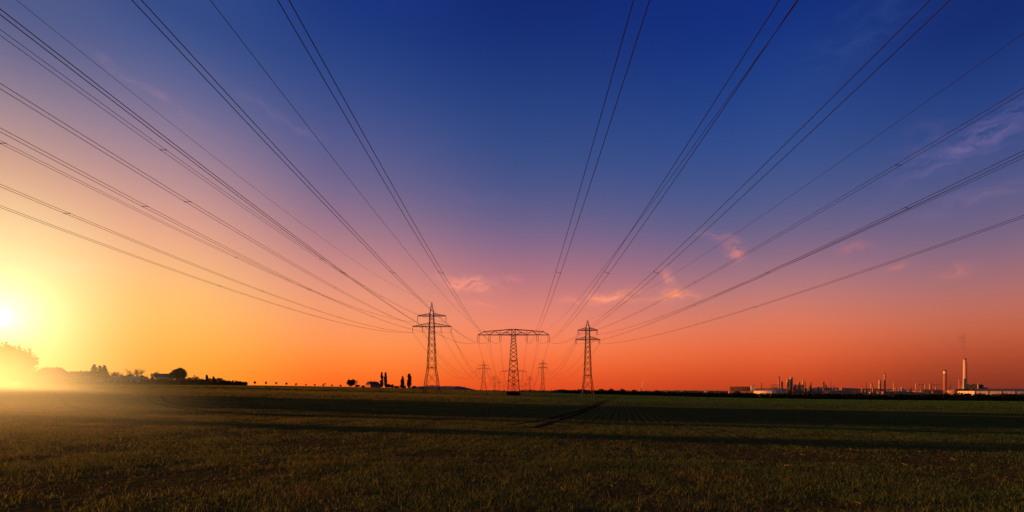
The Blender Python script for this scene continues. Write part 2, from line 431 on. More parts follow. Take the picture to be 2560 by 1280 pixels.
def flat_pylon(label):
    root = empty('lattice_pylon', (0, 0, 0), label, 'pylon', 'steel lattice pylons')
    prof = [(3.35, 0), (2.0, 19.2), (1.08, 33.3), (1.08, 36.3)]
    legs(root, prof, .30)
    mb = body(root, prof, 0.3, 33.3, .62, .15, rings=(19.2, 33.3, 36.3))
    face_x(mb, sq(1.08, 33.3), sq(1.08, 36.3), .16)
    mb.build('bracing', MT['steel'], root)
    lo = [19.5, 13.0, 7.2, 1.1]; upn = [(16.1, 35.1), (10.2, 35.6), (1.1, 36.3)]
    for s in (-1, 1):
        a = MB()
        for sy in (-1, 1):
            y = lambda x: sy * (1.08 - .75 * (x - 1.1) / 18.4)
            a.bar((s * 1.1, y(1.1), 33.3), (s * 19.5, y(19.5), 33.3), .30)
            a.bar((s * 1.1, y(1.1), 36.3), (s * 16.1, y(16.1), 35.1), .24)
            a.bar((s * 16.1, y(16.1), 35.1), (s * 19.5, y(19.5), 33.3), .20)
            for p, q in (((16.1, 35.1), (13.0, 33.3)), ((13.0, 33.3), (10.2, 35.6)), ((10.2, 35.6), (7.2, 33.3)), ((7.2, 33.3), (1.1, 36.3)), ((7.2, 33.3), (7.2, 35.8)), ((4.2, 34.7), (1.1, 33.3)), ((4.2, 34.7), (4.2, 33.3))):
                a.bar((s * p[0], y(p[0]), p[1]), (s * q[0], y(q[0]), q[1]), .15)
        for x_ in (3, 5, 7.2, 9, 11, 13, 15, 17, 19.3):
            yy = 1.08 - .75 * (x_ - 1.1) / 18.4; a.bar((s * x_, -yy, 33.3), (s * x_, yy, 33.3), .12)
        a.bar((s * 1.1, 0, 34.6), (s * 14.6, 0, 34.6), .12)
        a.bar((s * 16.1, 0, 35.1), (s * 16.1, 0, 35.75), .22)
        a.build('crossarm', MT['steel'], root)
        for x_ in (19.2, 13.1, 7.2): insulator(root, s * x_, 33.25, 3.72, True, .85)
    return root
PL = [(4.2, 0), (2.2, 14.3), (1.3, 36.7), (1.0, 43.9)]
PR = [(3.15, 0), (1.8, 12.2), (1.13, 31.6), (.9, 38.3)]
left = danube_pylon('tall two-armed lattice pylon with single insulator strings, left of the three big pylons', PL, (10.5, 36.7, 38.7), (7.76, 42.5, 43.9), (50.2, 43.9), 4.7, 3.1, False, 5.07)
mid = flat_pylon('wide single-armed lattice pylon in the middle, standing on a dark bush')
right = danube_pylon('smaller two-armed lattice pylon with double insulator strings, right of the three big pylons', PR, (6.7, 31.6, 33.4), (5.45, 36.7, 38.3), (42.3, 38.3), 4.2, 2.3, True, None)
PYL = {'l': [], 'm': [], 'r': []}
def put(o, key, px, D, base=None, s=1.0, sz=1.0):
    x = X(px, D); z = gz(x, D) if base is None else base
    o.location = (x, D, z); o.scale = (s, s, sz); PYL[key].append((x, D, z, s, sz))
put(left, 'l', 1079.5, 240, -.05); put(mid, 'm', 1283.8, 240, -1.12); put(right, 'r', 1469.2, 240, -2.1)
def more(src, key, lst):
    for px, D, s, ytip, lab, hgt in lst:
        c = copy_tree(src); c['label'] = lab
        b = gz(X(px, D), D); sz = (Z(ytip, D) - b) / hgt
        put(c, key, px, D, b, s, sz)
more(left, 'l', [(1208.9, 620, 1.0, 902.3, 'distant two-armed pylon directly left of the middle pylon, second in the left line', 50.2),
                 (1236.6, 1030, 1.0, 936.3, 'small far two-armed pylon, third in the left line', 50.2),
                 (1248.3, 1440, 1.0, 949, 'tiny hazy two-armed pylon, fourth in the left line', 50.2),
                 (1260, 2000, 1.0, 960, 'faintest two-armed pylon, last in the left line', 50.2)])
more(mid, 'm', [(1283.8, 655, 1.0, 924.6, 'wide single-armed pylon seen through the lattice of the middle pylon', 36.3),
                (1283.8, 1085, 1.0, 950, 'far wide single-armed pylon, third in the middle line', 36.3),
                (1283.8, 1500, 1.0, 960.5, 'tiny wide single-armed pylon, last in the middle line', 36.3)])
more(right, 'r', [(1356.7, 600, 1.0, 899, 'distant two-armed pylon directly right of the middle pylon, second in the right line', 42.3),
                  (1324.5, 1100, 1.0, 938, 'small far two-armed pylon, third in the right line', 42.3),
                  (1314, 1550, 1.0, 955, 'tiny hazy two-armed pylon, fourth in the right line', 42.3),
                  (1307, 2050, 1.0, 962, 'faintest two-armed pylon, last in the right line', 42.3)])

# ---------------------------------------------------------------- wires
WR = .022
def wire_pts(fx, fz, d0, d1, n):
    t = np.linspace(0, 1, n); d = d0 + (d1 - d0) * t
    return [(fx(q), q, fz(q)) for q in d]
def bundle(label, fx, fz, d0, d1, n, sep, spacers, double=True, simple=False, r=WR, tilt=0.0):
    name = 'power_line' if double else 'earth_wire'
    o = empty(name, (fx(d1), d1, fz(d1)), label, 'power line', 'overhead power line wires')
    off = Vector(o.location)
    offs = (-sep / 2, sep / 2) if double else (0,)
    mb = MB()
    for s in offs:
        if not simple: mb = MB()
        mb.tube([Vector(p) + Vector((s, 0, -s * tilt)) - off for p in wire_pts(fx, fz, d0, d1, n)], r, 5)
        if not simple: mb.build('wire', MT['wire'], o)
    if simple: mb.build('wire', MT['wire'], o)
    for D in spacers:
        p = Vector((fx(D), D, fz(D))) - off
        a = MB(); a.bar(p + Vector((-sep / 2, 0, sep / 2 * tilt)), p + Vector((sep / 2, 0, -sep / 2 * tilt)), .035)
        for s in (-1, 1): a.bar(p + Vector((s * sep / 2, -.12, -s * sep / 2 * tilt)), p + Vector((s * sep / 2, .12, -s * sep / 2 * tilt)), .06)
        a.build('spacer', MT['insul'], o)
    return o
def front(key, off, kx, za, b, Dm, label, double=True, spacers=()):
    x0, D0, zb, _, _ = PYL[key][0]; z0 = zb + za
    fx = lambda d: x0 + off + kx * (d - D0)
    A = z0 - b * (D0 - Dm) ** 2
    fz = lambda d: A + b * (d - Dm) ** 2
    bundle(label, fx, fz, -95, D0, 110, .58, spacers, double, tilt=.37 if key == 'm' else 0)
SPL = (47.8, 70, 97, 128, 165, 205)
for off, za, nm in ((-10.5, 33.6, 'outermost left insulator of the lower arm'), (-5.07, 33.6, 'inner left insulator of the lower arm'),
                    (5.07, 33.6, 'inner right insulator of the lower arm'), (10.5, 33.6, 'outermost right insulator of the lower arm'),
                    (-7.76, 39.15, 'left end of the upper arm'), (7.76, 39.15, 'right end of the upper arm')):
    k = random.uniform(-6, 6)
    front('l', off, .0035, za, .00042, 69, 'twin wires coming overhead to the left pylon, %s' % nm, True, [s + k for s in (47, 85, 123, 165, 205)])
front('l', 0, .0035, 50.2, .00043, 62, 'single thin earth wire coming overhead to the tip of the left pylon', False)
for off, nm in ((-19.2, 'left outer'), (-13.1, 'left middle'), (-7.2, 'left inner'), (7.2, 'right inner'), (13.1, 'right middle'), (19.2, 'right outer')):
    front('m', off, .0127, 33.25 - 3.72, .000443, 73, 'twin wires coming overhead to the middle pylon, %s insulator' % nm, True, (54, 110, 165))
front('m', -16.1, .0127, 35.75, .000300, 58, 'earth wire coming overhead to the left end of the middle pylon arm', False)
front('m', 16.3, .0127, 35.75, .000300, 29, 'earth wire coming overhead to the right end of the middle pylon arm', False)
for off, za, nm in ((-6.35, 29.3, 'left insulators of the lower arm'), (6.35, 29.3, 'right insulators of the lower arm'),
                    (-5.1, 34.4, 'left insulators of the upper arm'), (5.1, 34.4, 'right insulators of the upper arm')):
    k = random.uniform(-5, 5)
    front('r', off, -.0035, za, .000275, 58, 'twin wires coming overhead to the right pylon, %s' % nm, True, [s + k for s in (38, 84, 140, 190)])
front('r', 0, -.0035, 42.3, .00027, 55, 'single thin earth wire coming overhead to the tip of the right pylon', False)
SPEC = {'l': [(-10.5, 33.6, 1, 'lower outer left'), (-5.07, 33.6, 1, 'lower inner left'), (5.07, 33.6, 1, 'lower inner right'), (10.5, 33.6, 1, 'lower outer right'), (-7.76, 39.4, 1, 'upper left'), (7.76, 39.4, 1, 'upper right'), (0, 50.2, 0, 'tip')],
        'm': [(o_, 29.53, 1, n_) for o_, n_ in ((-19.2, 'outer left'), (-13.1, 'middle left'), (-7.2, 'inner left'), (7.2, 'inner right'), (13.1, 'middle right'), (19.2, 'outer right'))] + [(-16.1, 35.75, 0, 'left arm top'), (16.1, 35.75, 0, 'right arm top')],
        'r': [(-6.35, 29.3, 1, 'lower left'), (6.35, 29.3, 1, 'lower right'), (-5.1, 34.4, 1, 'upper left'), (5.1, 34.4, 1, 'upper right'), (0, 42.3, 0, 'tip')]}
LN = {'l': 'left', 'm': 'middle', 'r': 'right'}
ORD = ['first', 'second', 'third']
for key in 'lmr':
    for i in range(2):
        xa, da, za_, _, sa = PYL[key][i]; xb, db, zb_, _, sb = PYL[key][i + 1]
        for off, h, dbl, nm in SPEC[key]:
            z1, z2 = za_ + h * sa, zb_ + h * sb; b = .0005 if dbl else .0004
            fx = lambda d: xa + off + (xb - xa) * (d - da) / (db - da)
            fz = lambda d: z1 + (z2 - z1) * (d - da) / (db - da) + b * (d - da) * (d - db)
            lab = '%s from %s to %s pylon of the %s line, %s' % ('twin wires' if dbl else 'earth wire', ORD[i], ORD[i + 1], LN[key], nm)
            sp = [da + (db - da) * q for q in (.15, .33, .5, .7)] if (dbl and i == 0) else ()
            bundle(lab, fx, fz, da, db, 48 if i == 0 else 30, .58, sp, bool(dbl), simple=(i > 0), r=.03 if i == 0 else .035)

# ---------------------------------------------------------------- vegetation
def clumps(centres, radii, nleaf, size, flat=1.0):
    """leaf sized quads around clump centres"""
    cs = np.repeat(centres, nleaf, 0); rs = np.repeat(radii, nleaf)
    n = len(cs); d = rng.normal(0, 1, (n, 3)); d /= np.linalg.norm(d, axis=1)[:, None]
    p = cs + d * (rs * rng.random(n) ** .45)[:, None] * np.array([1, 1, flat])
    a = rng.normal(0, 1, (n, 3)); a /= np.linalg.norm(a, axis=1)[:, None]
    b = rng.normal(0, 1, (n, 3)); b -= a * (a * b).sum(1)[:, None]; b /= np.linalg.norm(b, axis=1)[:, None]
    s = (size * (.5 + rng.random(n)))[:, None] / 2
    return np.stack([p - a * s - b * s * .6, p + a * s - b * s * .6, p + a * s + b * s * .6, p - a * s + b * s * .6], 1).reshape(-1, 3)
def limb(mb, p, d, ln, r, depth, spread=.7, kids=3, tips=None, up=.15):
    q = p + d * ln; m_ = p + d * ln * .5 + Vector((random.uniform(-1, 1), random.uniform(-1, 1), 0)) * ln * .06
    mb.tube([p, m_, q], r, 5 if r > .1 else 3, r * .6)
    if depth == 0:
        if tips is not None: tips.append(q)
        return
    for k in range(kids):
        v = Vector((random.gauss(0, 1), random.gauss(0, 1), random.gauss(0, .6))).normalized()
        nd = (d + v * spread + Vector((0, 0, up))).normalized()
        limb(mb, q if k else m_, nd, ln * random.uniform(.6, .82), r * .6, depth - 1, spread, kids, tips, up)
def broadleaf(px, D, ybase, ytop, wpx, label, mat='leaf', dens=1.0, group='trees on the horizon', crown_low=.2, name='broadleaf_tree', cat='tree', trunk=True):
    x = X(px, D); z = gz(x, D); h = Z(ytop, D) - z; w = wpx * M(D)
    o = empty(name, (x, D, z), label, cat, group)
    if trunk:
        mb = MB(); tips = []
        limb(mb, Vector((0, 0, -.3)), Vector((0, 0, 1)), h * (crown_low + .22), max(h * .028, .06), 2, .75, 3, tips)
        mb.build('trunk', MT['bark'], o)
    nc = int(26 * dens) + 5
    cs = []; rs = []
    while len(cs) < nc:
        p = np.array([random.uniform(-1, 1), random.uniform(-1, 1), random.uniform(-1, 1)])
        if np.dot(p, p) > 1: continue
        if np.dot(p, p) < .25: continue
        cs.append((p[0] * w * .42, p[1] * w * .42, h * (crown_low + (1 - crown_low) * (.5 + .42 * p[2])))); rs.append(random.uniform(.09, .19) * min(w, h * 1.2))
    ls = max(.55 * D / 430, .05 * min(w, h))
    np_mesh('crown', clumps(np.array(cs), np.array(rs), int(60 * dens), ls), 4, MT[mat], o)
    return o
def bush(px, D, ytop, wpx, label, mat='leaf', group='bushes at the field edge', dens=1.0):
    return broadleaf(px, D, 0, ytop, wpx, label, mat, dens, group, crown_low=0.0, name='bush', cat='bush')
def poplar(px, D, ytop, wpx, label):
    x = X(px, D); z = gz(x, D); h = Z(ytop, D) - z; w = wpx * M(D)
    o = empty('poplar_tree', (x, D, z), label, 'tree', 'columnar poplars')
    mb = MB(); mb.tube([(0, 0, -.3), (.05, 0, h * .5), (0, 0, h * .9)], h * .022, 6, .04)
    for k in range(14):
        a = random.random() * 6.28; zz = h * random.uniform(.12, .75)
        mb.tube([(0, 0, zz), (math.cos(a) * w * .25, math.sin(a) * w * .25, zz + h * .12)], .07, 4, .02)
    mb.build('trunk', MT['bark'], o)
    cs = []; rs = []
    for k in range(60):
        t = random.random(); rad = w * .5 * (math.sin(math.pi * (.12 + .86 * t)) ** .6) * (1 - .25 * t); a = random.random() * 6.28; q = rad * random.uniform(.3, .85)
        cs.append((math.cos(a) * q, math.sin(a) * q, h * (.09 + .88 * t))); rs.append(w * random.uniform(.14, .24))
    np_mesh('crown', clumps(np.array(cs), np.array(rs), 55, .6, 1.6), 4, MT['leaf'], o)
def conifer(px, D, ytop, wpx, label, mat='needle', group='conifers', sparse=1.0):
    x = X(px, D); z = gz(x, D); h = Z(ytop, D) - z; w = wpx * M(D)
    o = empty('conifer_tree', (x, D, z), label, 'tree', group)
    mb = MB(); mb.tube([(0, 0, -.3), (0, 0, h * .97)], h * .02, 6, .03); mb.build('trunk', MT['bark'], o)
    cs = []; rs = []
    tiers = max(int(h / .8), 7)
    for i in range(tiers):
        t = i / tiers; rr = w * .5 * (1 - t) ** .85 + .1; zz = h * (.08 + .9 * t)
        for k in range(max(4, int(9 * (1 - t)))):
            a = random.random() * 6.28; ln = rr * random.uniform(.65, 1.1)
            for q in (.35, .65, .95):
                cs.append((math.cos(a) * ln * q, math.sin(a) * ln * q, zz - ln * q * .25)); rs.append(.14 * rr + .45)
    np_mesh('crown', clumps(np.array(cs), np.array(rs), int(22 * sparse), .6, .6), 4, MT[mat], o)
def bare(px, D, ytop, wpx, label, group='bare spring trees', depth=5):
    x = X(px, D); z = gz(x, D); h = Z(ytop, D) - z; w = wpx * M(D)
    o = empty('bare_tree', (x, D, z), label, 'tree', group)
    mb = MB(); mb.tube([(0, 0, -.3), (0, 0, h * .3)], h * .035, 7, h * .028)
    mb.build('trunk', MT['bark'], o)
    cr = MB(); tips = []
    for k in range(4):
        a = k * 1.57 + random.random(); d = Vector((math.cos(a) * w / h * .8, math.sin(a) * w / h * .8, 1)).normalized()
        limb(cr, Vector((0, 0, h * .28)), d, h * .22, h * .018, depth, .65, 3, tips, .1)
    # settle the crown into its measured outline
    V = np.array([tuple(v) for v in cr.v]); zmax = V[:, 2].max(); rm = np.percentile(np.abs(V[:, 0]), 98)
    V[:, 2] = h * .28 + (V[:, 2] - h * .28) * (h * .72) / (zmax - h * .28); V[:, :2] *= (w * .5) / rm
    cr.v = [tuple(v) for v in V]
    cr.build('crown', MT['twig'], o)

# left village edge
DL = 430
broadleaf(20, 300, 0, 862, 105, 'tall spreading tree beside the sun at the left edge', 'leaf', 2.2, 'trees by the sun', .05)
bare(66, 292, 852, 66, 'feathery bare tree at the right flank of the sunlit tree', 'trees by the sun', 4)
conifer(236, DL, 909, 40, 'tallest of the three spruces behind the low white sheds')
conifer(250, DL + 4, 912, 30, 'middle spruce of three behind the low white sheds')
conifer(261, DL, 911, 36, 'right-hand spruce of three behind the low white sheds')
bare(342, DL, 918, 44, 'broad rounded bare tree above the white sheds')
bare(290, DL + 6, 927, 22, 'low bare tree between the spruces and the round bare tree')
bare(214, DL, 924, 22, 'bare tree next to the second farmhouse roof')
broadleaf(447, DL, 0, 918, 38, 'dense dark round tree standing highest on the left hedge', 'leaf', 2.0, 'trees on the horizon', .12)
for i, (px, yt, w_, mt, lb) in enumerate([
    (12, 905, 46, 'leaf', 'hazy bush under the sunlit tree at the left edge'),
    (70, 930, 40, 'leaf', 'hazy bush at the foot of the feathery tree'),
    (110, 944, 44, 'leaf_autumn', 'russet bush in front of the long farmhouse'),
    (150, 941, 36, 'leaf_autumn', 'russet bush below the farmhouse gable'),
    (178, 944, 34, 'leaf_autumn', 'russet bush between the two farmhouses'),
    (205, 942, 34, 'leaf_autumn', 'russet bush in front of the second farmhouse'),
    (228, 945, 26, 'leaf_autumn', 'russet bush at the foot of the tallest spruce'),
    (282, 932, 30, 'leaf', 'dark bush right of the three spruces'),
    (304, 935, 26, 'leaf', 'dark bush behind the shed roofs'),
    (326, 934, 24, 'leaf', 'dark bush left of the round bare tree trunk'),
    (352, 936, 22, 'leaf', 'dark bush under the round bare tree'),
    (372, 939, 26, 'leaf', 'dark bush at the right end of the sheds'),
    (390, 930, 26, 'leaf', 'domed dark bush beside the flat-topped house'),
    (398, 946, 40, 'leaf_autumn', 'russet bush in front of the flat-topped house'),
    (430, 945, 44, 'leaf_autumn', 'broad russet bush below the dense round tree'),
    (462, 944, 36, 'leaf_autumn', 'russet bush right of the dense round tree'),
    (484, 940, 28, 'leaf_autumn', 'tall russet bush on the falling hedge'),
    (504, 946, 34, 'leaf', 'dark bush left of the small spire-topped spruce'),
    (524, 945, 30, 'leaf', 'dark bush between two small spruces'),
    (546, 945, 30, 'leaf', 'rounded bush right of the second small spruce'),
    (566, 951, 28, 'leaf', 'low bush on the tapering end of the hedge'),
    (585, 952, 24, 'leaf', 'lower bush near the end of the hedge'),
    (598, 953, 18, 'leaf', 'small bush second from the end of the hedge'),
    (613, 954, 12, 'leaf', 'last little bush of the left hedge'),
    (900 - 6, 962, 12, 'leaf', 'tiny low bush right of the paired field trees'),
    (908, 964, 8, 'leaf', 'low bush at the left of the red gabled house'),
    (949, 961, 9, 'leaf', 'small round bush between the house and the poplars'),
    (970, 960, 12, 'leaf', 'round bush just right of the first poplar pair'),
    (980, 961, 9, 'leaf', 'smaller round bush right of the first poplar pair'),
    (991, 965, 14, 'leaf', 'very low bush between the two poplar pairs'),
    (1008, 962, 16, 'leaf', 'dark bush at the feet of the second poplar pair'),
    (1035, 965, 12, 'leaf', 'bush at the left end of the wooded hill'),
    (1053, 969, 10, 'leaf', 'small bush in front of the wooded hill'),
    ]):
    bush(px, (438 if 275 < px < 395 else 400 if 90 < px else DL) if px < 480 else (425 if px < 620 else 455), yt, w_ * 1.15, lb, mt)
bush(1392, 440, 974, 26, 'low bush in front of the right hedgerow, left of the right pylon')
conifer(517, DL, 936, 10, 'small spruce with a spire on the falling hedge')
conifer(534, DL, 940, 9, 'second small spruce on the falling hedge')
for px, yt, s, lb in ((637, 953, 4.6, 'first little avenue tree beyond the hedge end'), (665, 954.5, 4, 'second little avenue tree on the skyline'),
    (690.5, 955.5, 3.6, 'third little avenue tree on the skyline'), (716, 956.5, 4.6, 'fourth little avenue tree with a round head'),
    (740, 958, 4.2, 'fifth little avenue tree with a pointed head'), (765, 960, 2.6, 'sixth and faintest little avenue tree'),
    (787, 960.5, 3.2, 'seventh little avenue tree'), (808, 961, 4, 'little avenue tree beside the roadside sign'),
    (830, 962, 4, 'little avenue tree right of the roadside sign'), (851, 962.5, 5, 'last little avenue tree before the paired trees')):
    broadleaf(px, 460, 0, yt, s, lb, 'leaf', .6, 'little avenue trees on the skyline', .4)
broadleaf(878, 480, 0, 947.5, 21, 'dark round field tree left of the red gabled house', 'leaf', 1.6, crown_low=.15)
bare(891, 484, 950, 12, 'thin bare tree touching the dark round field tree', depth=4)
poplar(954.5, 455, 931, 8.5, 'tall poplar nearest the red gabled house')
poplar(964, 455, 931.5, 8.5, 'tall poplar on the right of the first pair')
poplar(1006.5, 455, 941.5, 10, 'shorter poplar of the second pair')
poplar(1023, 455, 936, 13.5, 'widest poplar, right of the second pair')
# bush growing round the middle pylon foot
for px, D, yt, w_, lb in ((1274, 237, 978, 20, 'dark bush inside the left foot of the middle pylon'), (1292, 237, 978, 20, 'dark bush inside the right foot of the middle pylon'),
                     (1283, 243, 979, 24, 'dark bush behind the middle pylon foot')):
    bush(px, D, yt, w_, lb, 'leaf', 'bushes around the pylon foot', 1.5)
# hedgerow mass along the right field edge
def mass(name, label, spans, step, matl):
    cs = []; rs = []
    for (p0, p1, D0, D1, y0, y1) in spans:
        n = int((p1 - p0) / step)
        for i in range(n):
            t = i / n; px = p0 + (p1 - p0) * t; D = D0 + (D1 - D0) * t; yt = y0 + (y1 - y0) * t
            x = X(px, D); g = gz(x, D); h = max(Z(yt, D) - g, 1.2) * (.72 + .38 * vn1(px * .09) + .16 * random.random())
            for k in range(5):
                q = random.random(); cs.append((x + random.gauss(0, .9), D + random.gauss(0, 2.2), g + h * q * .92)); rs.append(random.uniform(.6, 1.4) * (1.15 - .5 * q))
    c = clumps(np.array(cs), np.array(rs), 14, .75)
    o = np_mesh(name, c, 4, MT[matl]); tag(o, label, 'trees', kind='stuff')
def vn1(t):
    return float(vnoise(np.array([t]), np.array([.5]), 1.0, 9)[0])
mass('hedgerow_trees', 'long dark hedgerow along the right edge of the field', [(1405, 1560, 455, 470, 974.5, 976), (1560, 1810, 470, 480, 977.5, 982), (1810, 2200, 480, 490, 982, 984), (2200, 2640, 490, 470, 984, 984)], .9, 'leaf')
mass('scrub', 'low russet scrub along the foot of the village edge', [(60, 235, 396, 396, 949, 951), (235, 360, 394, 396, 955.5, 956), (360, 470, 396, 400, 949, 950), (470, 612, 418, 425, 949, 957.5)], .8, 'leaf_autumn')
mass('far_woods', 'hazy low woods along the horizon behind the pylons', [(1195, 1265, 900, 900, 975, 976), (1300, 1420, 760, 700, 974.5, 976), (1420, 1800, 800, 800, 973, 978)], 1.5, 'leaf')
for px, D, yt, w_, lb in ((1404, 452, 973, 22, 'rounded tree where the right hedgerow begins'), (1450, 455, 973, 18, 'hedgerow tree just left of the right pylon'),
        (1502, 458, 971.5, 20, 'hedgerow tree just right of the right pylon'), (1528, 460, 972, 18, 'second hedgerow tree right of the right pylon'), (1556, 462, 972.5, 20, 'hedgerow tree above the end of the tyre tracks'),
        (1585, 466, 974, 18, 'hedgerow tree left of the little steaming chimneys'), (1640, 470, 976, 22, 'hedgerow tree right of the little steaming chimneys'),
        (1843, 480, 978, 24, 'round dark tree in front of the finned cooler building'), (1975, 480, 975.5, 12, 'narrow tree in front of the tallest refinery columns'),
        (2032, 482, 977, 16, 'tree in front of the refinery left of the silos'), (2083, 484, 980, 18, 'hedgerow tree before the low orange tank'), (2228, 486, 981, 20, 'hedgerow tree before the long rust tank'),
        (2455, 478, 983, 22, 'hedgerow tree before the left end of the bright storage hall'), (2490, 475, 984.5, 20, 'hedgerow tree before the middle of the bright storage hall'), (2522, 474, 985, 22, 'hedgerow tree before the right part of the bright storage hall')):
    bush(px, D, yt, w_, lb, 'leaf', 'trees standing up from the right hedgerow', 1.2)

# trees that stand left of the picture and throw the long shadows over the field
def caster(x, y, h, w, lb):
    z = gz(x, y); o = empty('broadleaf_tree', (x, y, z), lb, 'tree', 'trees left of the picture')
    mb = MB(); limb(mb, Vector((0, 0, -.3)), Vector((0, 0, 1)), h * .35, h * .03, 2, .7, 3, []); mb.build('trunk', MT['bark'], o)
    cs = [(random.uniform(-.4, .4) * w, random.gauss(0, .2) * w, h * random.uniform(.05, .95)) for _ in range(int(40 + w * 6))]
    np_mesh('crown', clumps(np.array(cs), np.full(len(cs), max(w * .17, .5)), 110, .55), 4, MT['leaf'], o)
for x, y, h, w, lb in [
    (-118, 56, 21, 8.5, 'nearest big tree of the row outside the left edge'), (-122, 63, 15, 8.5, 'second big tree of the row outside the left edge'), (-119, 70, 21, 8.5, 'third big tree of the row outside the left edge'),
    (-124, 77, 14, 8.5, 'fourth big tree of the row outside the left edge'), (-121, 84, 19, 8.5, 'last big tree of the row outside the left edge'),
    (-82, 41, 15, 1.5, 'slim tree outside the left edge'), (-62, 29.6, 15, 2.6, 'narrow tree outside the left edge')]:
    caster(x, y, h, w, lb)

# ---------------------------------------------------------------- buildings on the left
def gable(px0, px1, D, yridge, yeave, depth, label, wall='plaster', roof='roof_dark', hip=.0, rz=0.0, chim=1, name='farmhouse', nwin=4):
    x0, x1 = X(px0, D), X(px1, D); cx = (x0 + x1) / 2; hwid = (x1 - x0) / 2; g = gz(cx, D)
    zr, ze = Z(yridge, D) - g, Z(yeave, D) - g; d = depth / 2
    o = empty(name, (cx, D, g), label, 'house', 'farm buildings', rz)
    w = MB(); w.add([(-hwid, -d, -.5), (hwid, -d, -.5), (hwid, d, -.5), (-hwid, d, -.5), (-hwid, -d, ze), (hwid, -d, ze), (hwid, d, ze), (-hwid, d, ze), (-hwid + .02, 0, zr - .15 if not hip else ze), (hwid - .02, 0, zr - .15 if not hip else ze)],
          [(0, 1, 5, 4), (2, 3, 7, 6), (1, 2, 6, 9, 5), (3, 0, 4, 8, 7), (4, 5, 9, 8), (6, 7, 8, 9)])
    w.build('wall', MT[wall], o)
    r = MB(); e = .4; hx = hwid + e; hr = hx - hip; t = .22
    P = [(-hx, -d - e, ze - .25), (hx, -d - e, ze - .25), (hx, d + e, ze - .25), (-hx, d + e, ze - .25), (-hr, 0, zr), (hr, 0, zr)]
    Q = [(a, b, c + t) for a, b, c in P]
    r.add(P + Q, [(6, 7, 11, 10), (8, 9, 10, 11), (7, 8, 11), (9, 6, 10), (0, 4, 5, 1), (2, 5, 4, 3), (1, 5, 2), (3, 4, 0), (0, 1, 7, 6), (2, 3, 9, 8), (1, 2, 8, 7), (3, 0, 6, 9)])
    ro = r.build('roof', MT[roof], o)
    for k in range(chim):
        c = MB(); cxx = hwid * (-.35 + .7 * k if chim > 1 else .1); c.box(cxx - .35, cxx + .35, -.35, .35, zr - .6, zr + 1.1); c.box(cxx - .45, cxx + .45, -.45, .45, zr + 1.1, zr + 1.25)
        c.build('chimney', MT['brick'], ro)
    for k in range(nwin):
        xx = hwid * (-.75 + 1.5 * k / max(nwin - 1, 1)); wz = ze * .5
        f = MB(); f.box(xx - .55, xx + .55, -d - .05, -d + .02, wz - .6, wz + .6); fo = f.build('window', MT['white' if wall == 'plaster' else 'roof_dark'], o)
        f = MB(); f.box(xx - .45, xx + .45, -d - .08, -d - .055, wz - .5, wz + .5); f.build('pane', MT['glass'], fo)
    dr = MB(); dr.box(hwid * .1, hwid * .1 + 1, -d - .06, -d + .02, 0, 2.1); dr.build('door', MT['roof_dark'], o)
    return o
gable(96, 164, 425, 919.5, 936, 11, 'long farmhouse with a hipped roof nearest the sun', hip=4.5, chim=2, nwin=6)
gable(170, 228, 428, 929, 940, 10, 'lower second farmhouse left of the spruces', hip=2.5, chim=1, nwin=5)
gable(398, 425, 428, 934.5, 942, 8, 'flat-topped dark roofed house left of the dense round tree', hip=.3, chim=0, nwin=3)
# low white sheds
def shed(px0, px1, D, yt0, yt1, yb, depth, label):
    x0, x1 = X(px0, D), X(px1, D); cx = (x0 + x1) / 2; h = (x1 - x0) / 2; g = gz(cx, D)
    zl, zm = Z(yt0, D) - g, Z(yt1, D) - g; d = depth / 2
    o = empty('shed', (cx, D, g), label, 'shed', 'low white sheds')
    w = MB(); w.box(-h, h, -d, d, -.5, zl - .3); w.build('wall', MT['plaster'], o)
    r = MB(); P = [(-h - .4, zl), (-h * .1, zm), (h + .4, zl - .5)]
    vs = [(a, yy, c + q) for q in (-.28, 0) for yy in (-d - .5, d + .5) for a, c in P]
    r.add(vs, [(6, 7, 10, 9), (7, 8, 11, 10), (0, 3, 4, 1), (1, 4, 5, 2), (0, 1, 7, 6), (1, 2, 8, 7), (3, 9, 10, 4), (4, 10, 11, 5), (0, 6, 9, 3), (2, 5, 11, 8)])
    r.build('roof', MT['white'], o)
    for k in range(3):
        f = MB(); xx = -h * .6 + k * h * .55; f.box(xx, xx + h * .35, -d - .06, -d + .02, .3, zl * .62); f.build('door', MT['roof_dark'], o)
shed(233, 262, 412, 946, 945, 958, 9, 'small flat white shed at the left of the shed group')
shed(262, 318, 408, 944.5, 942, 958, 12, 'long white shed with dark openings in the middle of the shed group')
shed(300, 358, 414, 944, 940.5, 958, 12, 'white shed with the highest curved roof, right of the shed group')
# red gabled house among the poplars
gable(919, 945, 446, 954.5, 961, 9, 'red gabled house with dark roof, left of the first poplar pair', wall='brick', roof='roof_dark', rz=math.radians(48), chim=2, name='house', nwin=2)
# roadside sign on the skyline
x = X(812, 462); g = gz(x, 462); o = empty('billboard', (x, 462, g), 'small wide roadside sign on two posts on the skyline', 'sign')
for s in (-.9, .9): m_ = MB(); m_.bar((s, 0, -.2), (s, 0, Z(961, 462) - g + .6), .14); m_.build('post', MT['metal_dark'], o)
m_ = MB(); zt = Z(960, 462) - g; m_.box(-1.4, 1.4, -.18, -.09, zt - .1, zt + .6); m_.build('panel', MT['metal_dark'], o)

